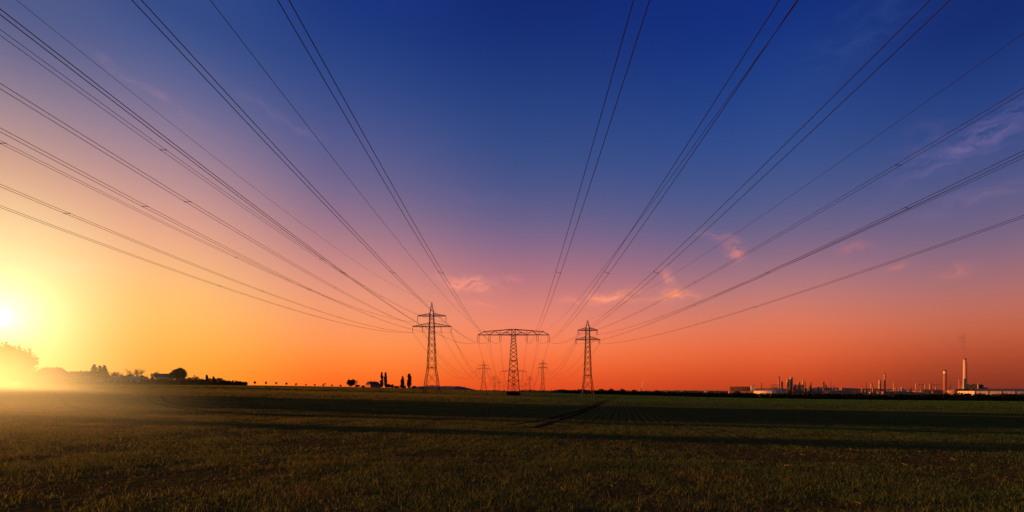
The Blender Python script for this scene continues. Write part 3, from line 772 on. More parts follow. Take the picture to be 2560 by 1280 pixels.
# ---------------------------------------------------------------- distant hills
def hill(name, D, prof, depth, mat):
    mb = MB(); n = 60; px0, px1 = prof[0][0], prof[-1][0]; vs = []
    K = 7
    for j in range(K):
        s = math.sin(math.pi * j / (K - 1))
        for i in range(n):
            px = px0 + (px1 - px0) * i / (n - 1); yt = np.interp(px, [p[0] for p in prof], [p[1] for p in prof])
            x = X(px, D); zt = Z(yt, D) + random.uniform(-.5, .5) * M(D) * s
            vs.append((x, D + depth * (j / (K - 1) - .5), -22 + (zt + 22) * s ** .7))
    mb.add(vs, [(j * n + i, j * n + i + 1, (j + 1) * n + i + 1, (j + 1) * n + i) for j in range(K - 1) for i in range(n - 1)])
    o = mb.build(name, mat, smooth=True); tag(o, kind='structure')
MT['hill'] = noisy('wooded_hill', (.03, .022, .018), (.06, .045, .03), .02, .95)
hill('hill', 1700, [(1015, 974), (1035, 967), (1060, 965), (1110, 965), (1145, 965.5), (1160, 967.5), (1180, 972), (1200, 977), (1215, 979)], 500, MT['hill'])
hill('hill', 2900, [(1850, 982), (1890, 972), (1930, 970), (2000, 974), (2025, 970), (2050, 968.5), (2090, 969), (2130, 971), (2180, 972), (2260, 974), (2330, 976), (2400, 975), (2470, 974), (2560, 975), (2700, 978)], 700, MT['hill'])
hill('hill', 2300, [(1540, 981), (1600, 978), (1700, 976), (1790, 977), (1850, 980)], 500, MT['hill'])

# ---------------------------------------------------------------- refinery and power station
DR = 1500
GR = 'refinery plant on the horizon'
def base_at(px, D): x = X(px, D); return x, gz(x, D)
def column(px, wpx, ytop, label, D=DR, mat='metal', rings=6, cap='dome', taper=1.0, name='distillation_column', cat='refinery column', ladder=True, ybot=None):
    x, g = base_at(px, D); r = wpx * M(D) / 2; h = Z(ytop, D) - g
    o = empty(name, (x, D, g), label, cat, GR)
    prof = [(r, -1), (r * taper, h * .93 if cap == 'dome' else h)]
    if cap == 'dome': prof += [(r * taper * .85, h * .965), (r * taper * .45, h * .99), (.05, h)]
    MB().lathe(prof, 20).build('shell', MT[mat], o, smooth=False)
    if rings:
        for k in range(rings):
            zz = h * (.2 + .72 * k / max(rings - 1, 1)); rr = r * (1 + (taper - 1) * zz / h)
            MB().lathe([(rr * 1.02, zz), (rr * 1.28 + .3, zz), (rr * 1.28 + .3, zz + 1.0), (rr * 1.02, zz + 1.0)], 16).build('platform', MT['metal_dark'], o)
    if ladder:
        q = MB(); q.bar((r * .75, -r * 1.15, 0), (r * .75 * taper, -r * 1.15 * taper, h * .9), .5); q.build('ladder', MT['metal_dark'], o)
    if cap == 'stack':
        q = MB(); q.lathe([(r * taper * 1.08, h * .955), (r * taper * 1.08, h + .4)], 20); q.build('rim', MT['metal_dark'], o)
    return o
def tank(px0, px1, ytop, yroof, label, D=DR, mat='rust', roofmat='metal'):
    x, g = base_at((px0 + px1) / 2, D); r = (px1 - px0) * M(D) / 2; h = Z(ytop, D) - g; hr = Z(yroof, D) - g
    o = empty('storage_tank', (x, D + r * .6, g), label, 'storage tank', GR)
    MB().lathe([(r, -2), (r, h)], 48).build('shell', MT[mat], o, smooth=False)
    MB().lathe([(r * 1.01, h - .3), (r * 1.01, h + .35), (r * .6, h + (hr - h) * .7), (.2, hr)], 48).build('roof', MT[roofmat], o)
    q = MB()
    for k in range(12):
        a = -math.pi * (.08 + .84 * k / 11); q.bar((math.cos(a) * (r + .5), math.sin(a) * (r + .5), 0), (math.cos(a) * (r + .5), math.sin(a) * (r + .5), h), .35)
    q.build('frame', MT[mat], o)
def mast(px, ytop, label, D=DR, w=2.6, name='lattice_mast'):
    x, g = base_at(px, D); h = Z(ytop, D) - g
    o = empty(name, (x, D, g), label, 'mast', GR)
    q = MB(); n = 9
    for c in ((-1, -1), (1, -1), (1, 1), (-1, 1)): q.bar((c[0] * w / 2, c[1] * w / 2, 0), (c[0] * w * .12, c[1] * w * .12, h), .4)
    for i in range(n):
        a = w / 2 * (1 - .76 * i / n); b = w / 2 * (1 - .76 * (i + 1) / n); z0, z1 = h * i / n, h * (i + 1) / n
        q.bar((-a, -a, z0), (b, -b, z1), .25); q.bar((a, -a, z0), (-b, -b, z1), .25)
    q.build('mast_frame', MT['metal_dark'], o)
    q = MB(); q.box(-w * .4, w * .4, -w * .4, w * .4, h * .86, h * .89); q.build('platform', MT['metal_dark'], o)
def frame(px0, px1, ytop, label, D=DR, nx_=4, nz=5, vessels=6, dep=14):
    xa, g = base_at(px0, D); xb = X(px1, D); cx = (xa + xb) / 2; h = Z(ytop, D) - g; hw_ = (xb - xa) / 2
    o = empty('process_unit', (cx, D, g), label, 'process unit', GR)
    q = MB()
    for i in range(nx_ + 1):
        x_ = -hw_ + 2 * hw_ * i / nx_
        for y_ in (-dep / 2, dep / 2): q.bar((x_, y_, 0), (x_, y_, h * random.uniform(.955, 1)), .9)
    for k in range(1, nz + 1):
        z_ = h * k / nz * .95
        for y_ in (-dep / 2, dep / 2): q.bar((-hw_, y_, z_), (hw_, y_, z_), .8)
    for i in range(nx_ + 1):
        x_ = -hw_ + 2 * hw_ * i / nx_
        for k in (1, nz): q.bar((x_, -dep / 2, h * k / nz * .95), (x_, dep / 2, h * k / nz * .95), .6)
    for i in range(nx_):
        x_ = -hw_ + 2 * hw_ * i / nx_; z_ = h * random.randint(0, nz - 2) / nz
        q.bar((x_, -dep / 2, z_), (x_ + 2 * hw_ / nx_, -dep / 2, z_ + h / nz), .5)
    q.build('steel_frame', MT['metal_dark'], o)
    for k in range(vessels):
        x_ = random.uniform(-hw_ * .85, hw_ * .85); z_ = h * random.randint(0, nz - 2) / nz; r = random.uniform(1.3, 2.6); hh = random.uniform(.15, .4) * h
        MB().lathe([(r, z_), (r, z_ + hh), (r * .5, z_ + hh + r * .5)], 14, x_, random.uniform(-3, 3)).build('vessel', MT[random.choice(['metal', 'rust', 'metal'])], o)
    q = MB()
    for k in range(5):
        z_ = h * random.uniform(.1, .7); q.tube([(-hw_ * 1.05, -dep / 2 - 1, z_), (hw_ * 1.05, -dep / 2 - 1, z_)], .5, 6)
    q.build('pipework', MT['metal'], o)
def block(px0, px1, ytop, label, D=DR, dep=20, mat='plaster', name='plant_building', roofw=True, wins=4):
    xa, g = base_at(px0, D); xb = X(px1, D); cx = (xa + xb) / 2; h = Z(ytop, D) - g; w = (xb - xa) / 2
    o = empty(name, (cx, D, g), label, 'plant building', GR, math.radians(-22))
    MB().box(-w, w, -dep / 2, dep / 2, -1, h).build('wall', MT[mat], o)
    MB().box(-w - .5, w + .5, -dep / 2 - .5, dep / 2 + .5, h, h + .8).build('roof', MT['metal_dark'], o)
    for k in range(wins):
        xx = -w * .8 + 1.6 * w * (k + .5) / wins; MB().box(xx - w * .1, xx + w * .1, -dep / 2 - .15, -dep / 2 + .1, h * .45, h * .7).build('window', MT['glass'], o)
    return o

# finned cooler building
o = block(1825, 1885, 977.5, 'long low building carrying a row of tall cooler fins, left end of the refinery', dep=26, mat='rust', wins=5)
wl = X(1885, DR) - X(1825, DR); hh0 = Z(977.5, DR) - gz(X(1855, DR), DR); hh1 = Z(967, DR) - gz(X(1855, DR), DR)
for k in range(12):
    xx = -wl / 2 + 3 + k * wl * .78 / 12; q = MB(); q.box(xx, xx + 2.3, -12, 12, hh0 + .85, hh1); q.build('fin', MT['metal_dark'], o)
q = MB(); q.box(-wl / 2, -wl / 2 + wl * .8, -12.5, 12.5, hh1, hh1 + 1.0); q.build('top_beam', MT['rust'], o)
block(1878, 1886.5, 963.5, 'pale upright block beside the cooler fins', D=DR + 30, dep=12, mat='plaster', wins=1)
mast(1903.5, 956, 'dark lattice mast left of the domed white tank')
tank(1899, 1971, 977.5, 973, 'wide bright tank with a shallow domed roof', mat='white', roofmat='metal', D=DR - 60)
frame(1928, 1945, 960.5, 'open pipe frame rising behind the domed tank', vessels=4, nx_=3)
column(1947, 3.4, 941, 'tall slim dark stack behind the domed tank', mat='rust', rings=3, cap='stack', name='stack', cat='stack')
column(1955, 3.2, 954, 'shorter dark stack beside the tall slim one', mat='metal_dark', rings=2, cap='stack', name='stack', cat='stack')
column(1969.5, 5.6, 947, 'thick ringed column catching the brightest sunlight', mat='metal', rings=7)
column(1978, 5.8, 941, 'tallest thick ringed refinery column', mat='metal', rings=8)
frame(1982, 2006, 961, 'large tangled process unit right of the tallest column', nx_=6, nz=6, vessels=10)
column(1996.5, 6, 955, 'squat dark reactor on top of the process frame', mat='rust', rings=3, D=DR + 10)
column(2007.5, 3.6, 946, 'slender bright column right of the process unit', mat='metal', rings=2, taper=.7)
column(2011.5, 3.2, 952, 'dark column close behind the slender bright one', mat='rust', rings=4, D=DR + 12)
column(2026, 3.8, 954.5, 'lone ringed column left of the silos', mat='rust', rings=6)
column(2021, 3.2, 976, 'short pale drum left of the lone ringed column', mat='metal', rings=0, ladder=False, name='drum', cat='drum')
frame(2012, 2024, 973, 'low pipe rack between the columns', vessels=4, nx_=3, nz=3)
column(2045.5, 4.2, 967, 'squat bright silo between two columns', mat='metal', rings=2, name='silo', cat='silo')
column(2053, 3.6, 968, 'second squat silo with a tapered foot', mat='metal', rings=3, name='silo', cat='silo')
column(2058.5, 4, 954, 'dark capped column behind the silos', mat='metal_dark', rings=3, D=DR + 15)
column(2065, 2.4, 961, 'thin short flask-topped column right of the silos', mat='rust', rings=2)
frame(2040, 2074, 972, 'low pipe rack under the silos', vessels=6, nx_=6, nz=3)
mast(2077, 952.5, 'thin dark mast right of the silos', w=1.8)
column(2083.5, 2.0, 964, 'thin short stack above the low orange tank', mat='rust', rings=1, cap='stack', name='stack', cat='stack')
tank(2071, 2126, 977.5, 975.5, 'low wide orange tank right of the silos', mat='rust', roofmat='rust')
column(2104, 4, 968, 'stubby tower on the low orange tank site', mat='rust', rings=0, D=DR + 60)
mast(2166, 955, 'thin mast left of the second refinery group', w=1.8)
column(2178.5, 3.4, 957, 'dark reddish column, left of the second refinery group', mat='rust', rings=3)
frame(2155, 2198, 971, 'low pipework of the second refinery group', vessels=7, nx_=7, nz=3)
column(2199, 4.6, 949, 'bright ringed column of the second refinery group', mat='metal', rings=7)
column(2211.5, 3.2, 933, 'tall dark stack with bulging rings', mat='rust', rings=0, cap='stack', name='stack', cat='stack')
column(2234, 2.2, 954, 'thin bright stack left of the twin silos', mat='metal', rings=0, cap='stack', name='stack', cat='stack', taper=.6)
column(2254, 2.7, 968, 'left one of the twin bright silos', mat='white', rings=0, name='silo', cat='silo', ladder=False)
column(2257.8, 2.7, 968, 'right one of the twin bright silos', mat='white', rings=0, name='silo', cat='silo', ladder=False)
column(2247, 1.6, 970, 'tiny stack left of the twin silos', mat='rust', rings=0, cap='stack', name='stack', cat='stack')
tank(2204, 2290, 979, 977, 'long low rust tank below the twin silos', mat='rust', roofmat='rust')
tank(2262, 2353, 976.5, 975.5, 'long low grey-rimmed tank below the cranes', mat='rust', roofmat='metal_dark', D=DR + 40)
column(2289.5, 1.9, 956.5, 'thin bright stack left of the cranes', mat='metal', rings=0, cap='stack', name='stack', cat='stack', taper=.6, D=DR + 80)
column(2312.5, 1.9, 958, 'thin bright stack among the cranes', mat='metal', rings=0, cap='stack', name='stack', cat='stack', taper=.6, D=DR + 80)
column(2325, 2.6, 958, 'dull stack right of the cranes', mat='rust', rings=2, cap='stack', name='stack', cat='stack', D=DR + 80)
def crane(px, ytop, pa, pb, label, D=DR + 90):
    x, g = base_at(px, D); h = Z(ytop, D) - g; o = empty('tower_crane', (x, D, g), label, 'crane', GR)
    q = MB()
    for s in (-1, 1): q.bar((s * 1.2, 0, 0), (s * 1.2, 0, h + 4), .5)
    for i in range(10): q.bar((-1.2, 0, h * i / 10), (1.2, 0, h * (i + 1) / 10), .35)
    q.build('mast_frame', MT['metal_dark'], o)
    q = MB(); xa, xb = X(pa, D) - x, X(pb, D) - x; q.bar((xa, 0, h), (xb, 0, h), .9); q.bar((0, 0, h + 5), (xb * .7, 0, h), .3); q.bar((0, 0, h + 5), (xa * .8, 0, h), .3); q.build('jib', MT['metal_dark'], o)
    q = MB(); q.box(xa, xa + (5 if xa < 0 else -5), -1.2, 1.2, h - 2.4, h - .5) if xa < 0 else q.box(xa - 5, xa, -1.2, 1.2, h - 2.4, h - .5); q.build('counterweight', MT['metal_dark'], o)
crane(2306.5, 961.5, 2295, 2318, 'dark tower crane with its jib level, between two thin stacks')
crane(2328, 962.3, 2322, 2355, 'faint tower crane with a long jib reaching right')
column(2362, 6.4, 925, 'broad brick chimney with a pale capped top', mat='brickred', rings=0, cap='stack', name='chimney', cat='chimney', taper=.9, D=DR)
x, g = base_at(2362, DR); h_ = Z(934, DR) - g
ch = [q for q in C.objects if q.get('label') == 'broad brick chimney with a pale capped top'][0]
MB().lathe([(6.4 * M(DR) / 2 * .93, h_), (6.4 * M(DR) / 2 * .96, Z(928, DR) - g), (2.2, Z(925.5, DR) - g + 1.2)], 20).build('cap', MT['white'], ch)
mast(2376, 957, 'faint lattice mast between the two chimneys', w=3.5, D=DR + 60)
column(2398, 2.2, 946, 'thin reddish stack left of the tallest chimney', mat='brick', rings=0, cap='stack', name='stack', cat='stack')
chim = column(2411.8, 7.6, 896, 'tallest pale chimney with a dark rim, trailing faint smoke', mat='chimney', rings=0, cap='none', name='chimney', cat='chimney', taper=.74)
x, g = base_at(2411.8, DR); h_ = Z(896, DR) - g; rt = 7.6 * M(DR) / 2 * .74
MB().lathe([(rt * 1.06, h_ - 4.5), (rt * 1.03, h_ + .3)], 20).build('rim', MT['metal_dark'], chim)
MB().lathe([(rt * 1.25, h_ * .45), (rt * 1.25, h_ * .45 + 1)], 20).build('platform', MT['metal_dark'], chim)
o = block(2409, 2446, 962.5, 'grey boiler house at the foot of the tallest chimney', D=DR + 25, dep=30, mat='metal_dark', wins=3)
wl = (X(2446, DR + 25) - X(2409, DR + 25)) / 2; hb = Z(962.5, DR + 25) - gz(X(2427, DR + 25), DR + 25)
for a, b, t in ((-.55, -.3, 2.2), (.05, .2, 3.4), (.3, .5, 1.6), (.85, .97, 4.5)):
    MB().box(wl * a, wl * b, -6, 6, hb + .81, hb + .8 + t).build('vent', MT['metal_dark'], o)
block(2386, 2410, 973, 'stepped low annexe left of the boiler house', D=DR + 5, dep=24, mat='metal_dark', wins=3)
block(2445, 2464, 969.5, 'dark conveyor house right of the boiler house', D=DR + 20, dep=12, mat='metal_dark', wins=2)
column(2445, 2.2, 959.5, 'short pale stack on the right of the boiler house', mat='metal', rings=1, cap='stack', name='stack', cat='stack', D=DR + 5)
tank(2377, 2398, 976.5, 974.5, 'small rounded rust tank left of the annexe', mat='rust', roofmat='rust', D=DR - 20)
tank(2402, 2418, 978, 976.8, 'bright little tank in front of the annexe', mat='white', roofmat='rust', D=DR - 70)
tank(2414, 2434, 979, 977.6, 'second bright little tank in front of the boiler house', mat='white', roofmat='rust', D=DR - 90)
# bright storage hall
DS = 1300
x0, x1 = X(2439, DS), X(2640, DS); cx = (x0 + x1) / 2; g = gz(cx, DS); w_ = (x1 - x0) / 2
o = empty('storage_hall', (cx, DS, g), 'long bright storage hall at the right edge, lit orange', 'storage hall', GR, math.radians(-14))
he, hr = Z(977.5, DS) - g, Z(971.5, DS) - g
q = MB(); n_ = 26
pts = [(-w_ + 2 * w_ * i / n_, -30 - 18 * math.sin(math.pi * i / n_)) for i in range(n_ + 1)]
vs = [(a, b, zz) for zz in (-2, he) for a, b in pts]; q.add(vs, [(i, i + 1, i + 2 + n_, i + 1 + n_) for i in range(n_)]); q.add([(-w_, 30, -2), (-w_, -30, -2), (-w_, -30, he), (-w_, 30, he)], [(0, 1, 2, 3)])
q.build('wall', MT['white'], o)
q = MB(); vs = [(a, b - 1, he + .1) for a, b in pts] + [(a * .8, 0, hr) for a, b in pts]; q.add(vs, [(i, i + 1, i + 2 + n_, i + 1 + n_) for i in range(n_)]); q.build('roof', MT['metal_dark'], o)
q = MB()
for i in range(0, n_, 3): q.bar((pts[i][0], pts[i][1] - .8, -1), (pts[i][0], pts[i][1] - .8, he), .7)
q.build('pilaster', MT['rust'], o)
# little far chimneys with steam
D5 = 2600
for px, yt, lb in ((1598.5, 969.5, 'left tiny far chimney under the white steam plume'), (1602.5, 968, 'right tiny far chimney under the white steam plume')):
    column(px, 1.5, yt, lb, D=D5, mat='white', rings=0, cap='stack', name='chimney', cat='chimney', ladder=False)
for k, (px, w2, yt, lb) in enumerate([(1664, 8, 976, 'tiny far white building left of the refinery'), (1700, 14, 977.5, 'low far building between the hedgerow trees'), (1765, 8, 976.5, 'small far pale building near the refinery'), (1792, 12, 978.5, 'long low far pale building beside the refinery')]):
    block(px - w2 / 2, px + w2 / 2, yt, lb, D=1500, dep=15, mat='plaster', wins=2)

lab_ = 'small low vessel or stub stack in the tangle of refinery pipework'
for k in range(46):
    px = random.choice([random.uniform(1890, 2130), random.uniform(1890, 2070), random.uniform(2150, 2345)]); D_ = DR + random.uniform(-30, 120)
    column(px, random.uniform(1.0, 3.2), random.uniform(966, 979), lab_, D=D_, mat=random.choice(['metal', 'rust', 'rust', 'metal_dark', 'brick']), rings=random.choice([0, 1, 2]), cap=random.choice(['dome', 'stack']), name='vessel', cat='vessel')
frame(1905, 1930, 972, 'low pipe rack behind the domed white tank', vessels=5, nx_=6, nz=3, D=DR + 30)
frame(2085, 2150, 974, 'long low pipe rack behind the low orange tank', vessels=9, nx_=10, nz=2, D=DR + 50)
frame(2215, 2262, 974, 'long low pipe rack left of the twin silos', vessels=8, nx_=8, nz=2, D=DR + 60)
frame(2292, 2350, 973, 'low pipe rack under the tower cranes', vessels=8, nx_=8, nz=2, D=DR + 70)
# smoke and steam as small volumes
def plume(name, label, px, D, y0, y1, r0, r1, drift, dens, col):
    x = X(px, D); z0 = Z(y0, D); z1 = Z(y1, D)
    mb = MB(); pr = []; n = 10; vs = []; K = 14
    for i in range(n):
        t = i / (n - 1); zz = z0 + (z1 - z0) * t; r = r0 + (r1 - r0) * t; ox = drift * t ** 1.3 + math.sin(t * 7) * r * .3
        vs += [(x + ox + r * math.cos(2 * math.pi * k / K), D + r * math.sin(2 * math.pi * k / K), zz) for k in range(K)]
    fs = [(i * K + k, i * K + (k + 1) % K, (i + 1) * K + (k + 1) % K, (i + 1) * K + k) for i in range(n - 1) for k in range(K)] + [tuple(range(K))[::-1], tuple((n - 1) * K + k for k in range(K))]
    mb.add(vs, fs)
    m, nn = nt(name); out = N(nn, 'ShaderNodeOutputMaterial'); v = N(nn, 'ShaderNodeVolumePrincipled'); v.inputs['Color'].default_value = (*col, 1)
    geo = N(nn, 'ShaderNodeNewGeometry'); tx_ = N(nn, 'ShaderNodeTexNoise'); tx_.inputs['Scale'].default_value = .09; tx_.inputs['Detail'].default_value = 3; L(nn, geo.outputs['Position'], tx_.inputs['Vector'])
    mr = N(nn, 'ShaderNodeMapRange'); mr.inputs[1].default_value = .42; mr.inputs[2].default_value = .7; mr.inputs[4].default_value = dens; L(nn, tx_.outputs['Fac'], mr.inputs[0]); L(nn, mr.outputs[0], v.inputs['Density'])
    L(nn, v.outputs[0], out.inputs['Volume'])
    o = mb.build(name, m); tag(o, label, name.replace('_', ' '), kind='stuff')
plume('smoke', 'faint brown smoke rising from the tallest chimney', 2411, DR, 895, 836, 4, 12, -9, .028, (.3, .25, .25))
plume('steam', 'small pinkish steam plume above the tiny far chimneys', 1603, D5, 968, 954, 4, 9, 14, .12, (.95, .9, .88))

# ---------------------------------------------------------------- sky
w = bpy.data.worlds.new('World'); sc.world = w; w.use_nodes = True
n = w.node_tree; n.nodes.clear()
out = N(n, 'ShaderNodeOutputWorld'); bg = N(n, 'ShaderNodeBackground'); bg.inputs[1].default_value = 1.0
L(n, bg.outputs[0], out.inputs[0])
tc = N(n, 'ShaderNodeTexCoord'); sp = N(n, 'ShaderNodeSeparateXYZ'); nm = N(n, 'ShaderNodeVectorMath', operation='NORMALIZE')
L(n, tc.outputs['Generated'], nm.inputs[0]); L(n, nm.outputs[0], sp.inputs[0])
def mth(op, a, b=None, c=None, clamp=False):
    m = N(n, 'ShaderNodeMath', operation=op); m.use_clamp = clamp
    for i, v in enumerate((a, b, c)):
        if v is None: continue
        if hasattr(v, 'is_linked'): L(n, v, m.inputs[i])
        else: m.inputs[i].default_value = v
    return m.outputs[0]
az = mth('ARCTAN2', sp.outputs[0], sp.outputs[1])      # 0 ahead, + to the right, radians
el = mth('ARCSINE', sp.outputs[2])
def lin(c): return tuple(((v / 255) / 12.92 if v / 255 <= .04045 else ((v / 255 + .055) / 1.055) ** 2.4) for v in c)
STA = [  # photo column, [(photo row, sRGB)]
 (0,    [(0, (66, 82, 134)), (150, (108, 104, 140)), (300, (165, 134, 142)), (420, (212, 156, 132)), (520, (236, 188, 140)), (620, (246, 206, 140)), (720, (255, 214, 132)), (850, (255, 202, 92)), (960, (246, 168, 50))]),
 (400,  [(0, (40, 68, 132)), (150, (72, 88, 142)), (300, (124, 112, 146)), (450, (182, 138, 142)), (570, (226, 158, 134)), (680, (248, 182, 118)), (780, (255, 184, 92)), (870, (255, 170, 58)), (960, (255, 144, 28))]),
 (860,  [(0, (20, 48, 124)), (150, (36, 64, 130)), (300, (64, 80, 138)), (450, (106, 98, 140)), (560, (150, 114, 136)), (660, (200, 132, 130)), (760, (244, 154, 114)), (860, (255, 145, 70)), (920, (255, 122, 40)), (972, (252, 96, 28))]),
 (1330, [(0, (12, 36, 110)), (150, (24, 50, 120)), (300, (42, 68, 130)), (420, (60, 78, 134)), (520, (88, 90, 136)), (620, (134, 104, 136)), (710, (186, 116, 124)), (800, (236, 134, 108)), (870, (254, 126, 70)), (930, (240, 92, 40)), (975, (222, 72, 30))]),
 (1900, [(0, (12, 40, 122)), (150, (22, 54, 128)), (300, (40, 70, 138)), (430, (58, 80, 138)), (540, (86, 92, 136)), (640, (134, 104, 130)), (730, (186, 122, 120)), (820, (228, 118, 78)), (900, (230, 90, 44)), (975, (180, 57, 28))]),
 (2560, [(0, (12, 36, 106)), (150, (24, 54, 122)), (300, (44, 68, 130)), (450, (82, 86, 132)), (580, (118, 98, 128)), (690, (164, 108, 112)), (790, (198, 104, 74)), (880, (180, 68, 38)), (975, (114, 44, 32))]),
]
def dirof(px, py):
    u = px - CX; v = HY - py; return math.atan2(u, F), math.atan2(v, math.hypot(u, F))
cols = []; azs = []
for px, lst in STA:
    r = N(n, 'ShaderNodeValToRGB'); r.color_ramp.interpolation = 'B_SPLINE'; e = r.color_ramp.elements
    pts_ = sorted([(dirof(px, py)[1] / 1.0, lin(c)) for py, c in lst])
    last = pts_[-1]; pts_.append((1.0, tuple(.9 * q for q in last[1]))); pts_.insert(0, (0.0, pts_[0][1]))
    while len(e) < len(pts_): e.new(.5)
    for q, (p_, c_) in zip(e, pts_): q.position = min(max(p_, 0), 1); q.color = (*c_, 1)
    L(n, el, r.inputs[0]); cols.append(r.outputs[0]); azs.append(dirof(px, 977)[0])
def cmix(f, a, b, mode='MIX'):
    x = N(n, 'ShaderNodeMix', data_type='RGBA', blend_type=mode)
    for i, v in ((0, f), (6, a), (7, b)):
        if hasattr(v, 'is_linked'): L(n, v, x.inputs[i])
        elif i == 0: x.inputs[0].default_value = v
        else: x.inputs[i].default_value = (*v, 1)
    return x.outputs[2]
cur = cols[0]
for i in range(1, len(cols)):
    mr = N(n, 'ShaderNodeMapRange', interpolation_type='LINEAR' if 0 else 'SMOOTHSTEP'); mr.inputs[1].default_value = azs[i - 1]; mr.inputs[2].default_value = azs[i]; L(n, az, mr.inputs[0])
    cur = cmix(mr.outputs[0], cur, cols[i])
# darker blue dusk behind the viewer
bk = N(n, 'ShaderNodeMapRange', interpolation_type='SMOOTHSTEP'); bk.inputs[1].default_value = .25; bk.inputs[2].default_value = -.8; L(n, sp.outputs[1], bk.inputs[0])
cur = cmix(bk.outputs[0], cur, lin((76, 80, 104)))
# glow round the low sun
GAZ, GEL = dirof(-6, 795)
sd = (math.sin(GAZ) * math.cos(GEL), math.cos(GAZ) * math.cos(GEL), math.sin(GEL))
dt = N(n, 'ShaderNodeVectorMath', operation='DOT_PRODUCT'); L(n, nm.outputs[0], dt.inputs[0]); dt.inputs[1].default_value = sd
ang = mth('ARCCOSINE', mth('MINIMUM', dt.outputs['Value'], 1.0))
def glow(w_, k, col, pw=2.0):
    g_ = mth('MULTIPLY', mth('EXPONENT', mth('MULTIPLY', mth('POWER', mth('DIVIDE', ang, w_), pw), -1.0)), k)
    s_ = N(n, 'ShaderNodeVectorMath', operation='SCALE'); s_.inputs[0].default_value = col; L(n, g_, s_.inputs[3]); return s_.outputs[0]
def cadd(a, b):
    s_ = N(n, 'ShaderNodeVectorMath', operation='ADD'); L(n, a, s_.inputs[0]); L(n, b, s_.inputs[1]); return s_.outputs[0]
cur = cadd(cur, glow(.25, .10, (1.0, .72, .25), 1.6))
cur = cadd(cur, glow(.10, .28, (.7, .9, .6), 1.5))
cur = cadd(cur, glow(.030, 2.0, (1.0, .84, .5), 1))
cur = cadd(cur, glow(.007, 300.0, (1.0, .84, .45), 4))
# wisps of cloud, placed by direction in the sky
cv = N(n, 'ShaderNodeCombineXYZ'); L(n, az, cv.inputs[0]); L(n, el, cv.inputs[1])
nz_ = N(n, 'ShaderNodeTexNoise'); nz_.inputs['Scale'].default_value = 9; nz_.inputs['Detail'].default_value = 6; nz_.inputs['Roughness'].default_value = .62; L(n, cv.outputs[0], nz_.inputs['Vector'])
sb = N(n, 'ShaderNodeVectorMath', operation='SUBTRACT'); L(n, nz_.outputs['Color'], sb.inputs[0]); sb.inputs[1].default_value = (.5, .5, .5)
sc_ = N(n, 'ShaderNodeVectorMath', operation='SCALE'); sc_.inputs[3].default_value = .07; L(n, sb.outputs[0], sc_.inputs[0])
wv = N(n, 'ShaderNodeVectorMath', operation='ADD'); L(n, cv.outputs[0], wv.inputs[0]); L(n, sc_.outputs[0], wv.inputs[1])
mpf = N(n, 'ShaderNodeMapping'); mpf.inputs['Scale'].default_value = (22, 70, 1); L(n, wv.outputs[0], mpf.inputs['Vector'])
fn = N(n, 'ShaderNodeTexNoise'); fn.inputs['Scale'].default_value = 1; fn.inputs['Detail'].default_value = 7; fn.inputs['Roughness'].default_value = .6; L(n, mpf.outputs[0], fn.inputs['Vector'])
fib = N(n, 'ShaderNodeMapRange'); fib.inputs[1].default_value = .36; fib.inputs[2].default_value = .68; L(n, fn.outputs['Fac'], fib.inputs[0])
def cloud(px, py, wpx, hpx, rot, amt, col):
    global cur
    a0, e0 = dirof(px, py); k = math.cos(a0); sa = wpx / F * k * k; se = hpx / F * k
    mp = N(n, 'ShaderNodeMapping', vector_type='TEXTURE'); mp.inputs['Location'].default_value = (a0, e0, 0); mp.inputs['Rotation'].default_value = (0, 0, math.radians(rot)); mp.inputs['Scale'].default_value = (sa, se, 1)
    L(n, wv.outputs[0], mp.inputs['Vector'])
    ln_ = N(n, 'ShaderNodeVectorMath', operation='LENGTH'); L(n, mp.outputs[0], ln_.inputs[0])
    g_ = mth('EXPONENT', mth('MULTIPLY', mth('POWER', ln_.outputs['Value'], 2.0), -1.2))
    f_ = mth('MULTIPLY', mth('MULTIPLY', g_, fib.outputs[0]), amt * 1.7, clamp=True)
    cur = cmix(f_, cur, lin(col))
cloud(1165, 708, 60, 15, -12, 1.0, (250, 150, 128))
cloud(1165, 756, 70, 8, -4, .5, (244, 140, 118))
cloud(1265, 702, 40, 8, 0, .35, (225, 135, 125))
cloud(1500, 740, 80, 11, 4, .95, (252, 150, 118))
cloud(1690, 742, 44, 12, 0, .95, (255, 150, 112))
cloud(1675, 712, 13, 24, 25, .5, (240, 145, 120))
cloud(1590, 752, 90, 10, 0, .4, (238, 140, 108))
cloud(1832, 622, 22, 30, 30, .5, (215, 130, 125))
cloud(1790, 590, 50, 12, -12, .4, (180, 120, 135))
cloud(2240, 662, 36, 12, 20, .38, (212, 122, 112))
cloud(2370, 680, 52, 12, 5, .35, (216, 122, 108))
cloud(2430, 360, 190, 32, 22, .66, (110, 100, 150))
cloud(2300, 380, 60, 60, -30, .3, (95, 92, 145))
cloud(2420, 502, 130, 20, 5, .4, (128, 105, 142))
cloud(2150, 90, 160, 60, 20, .25, (50, 76, 142))
cloud(390, 235, 150, 9, -16, .3, (150, 122, 150))
cloud(680, 280, 150, 10, -14, .3, (120, 108, 148))
cloud(1190, 490, 90, 12, -8, .1, (130, 108, 145))
cloud(80, 660, 150, 16, 0, .5, (255, 236, 180))
cloud(2140, 610, 40, 12, 0, .35, (190, 115, 118))
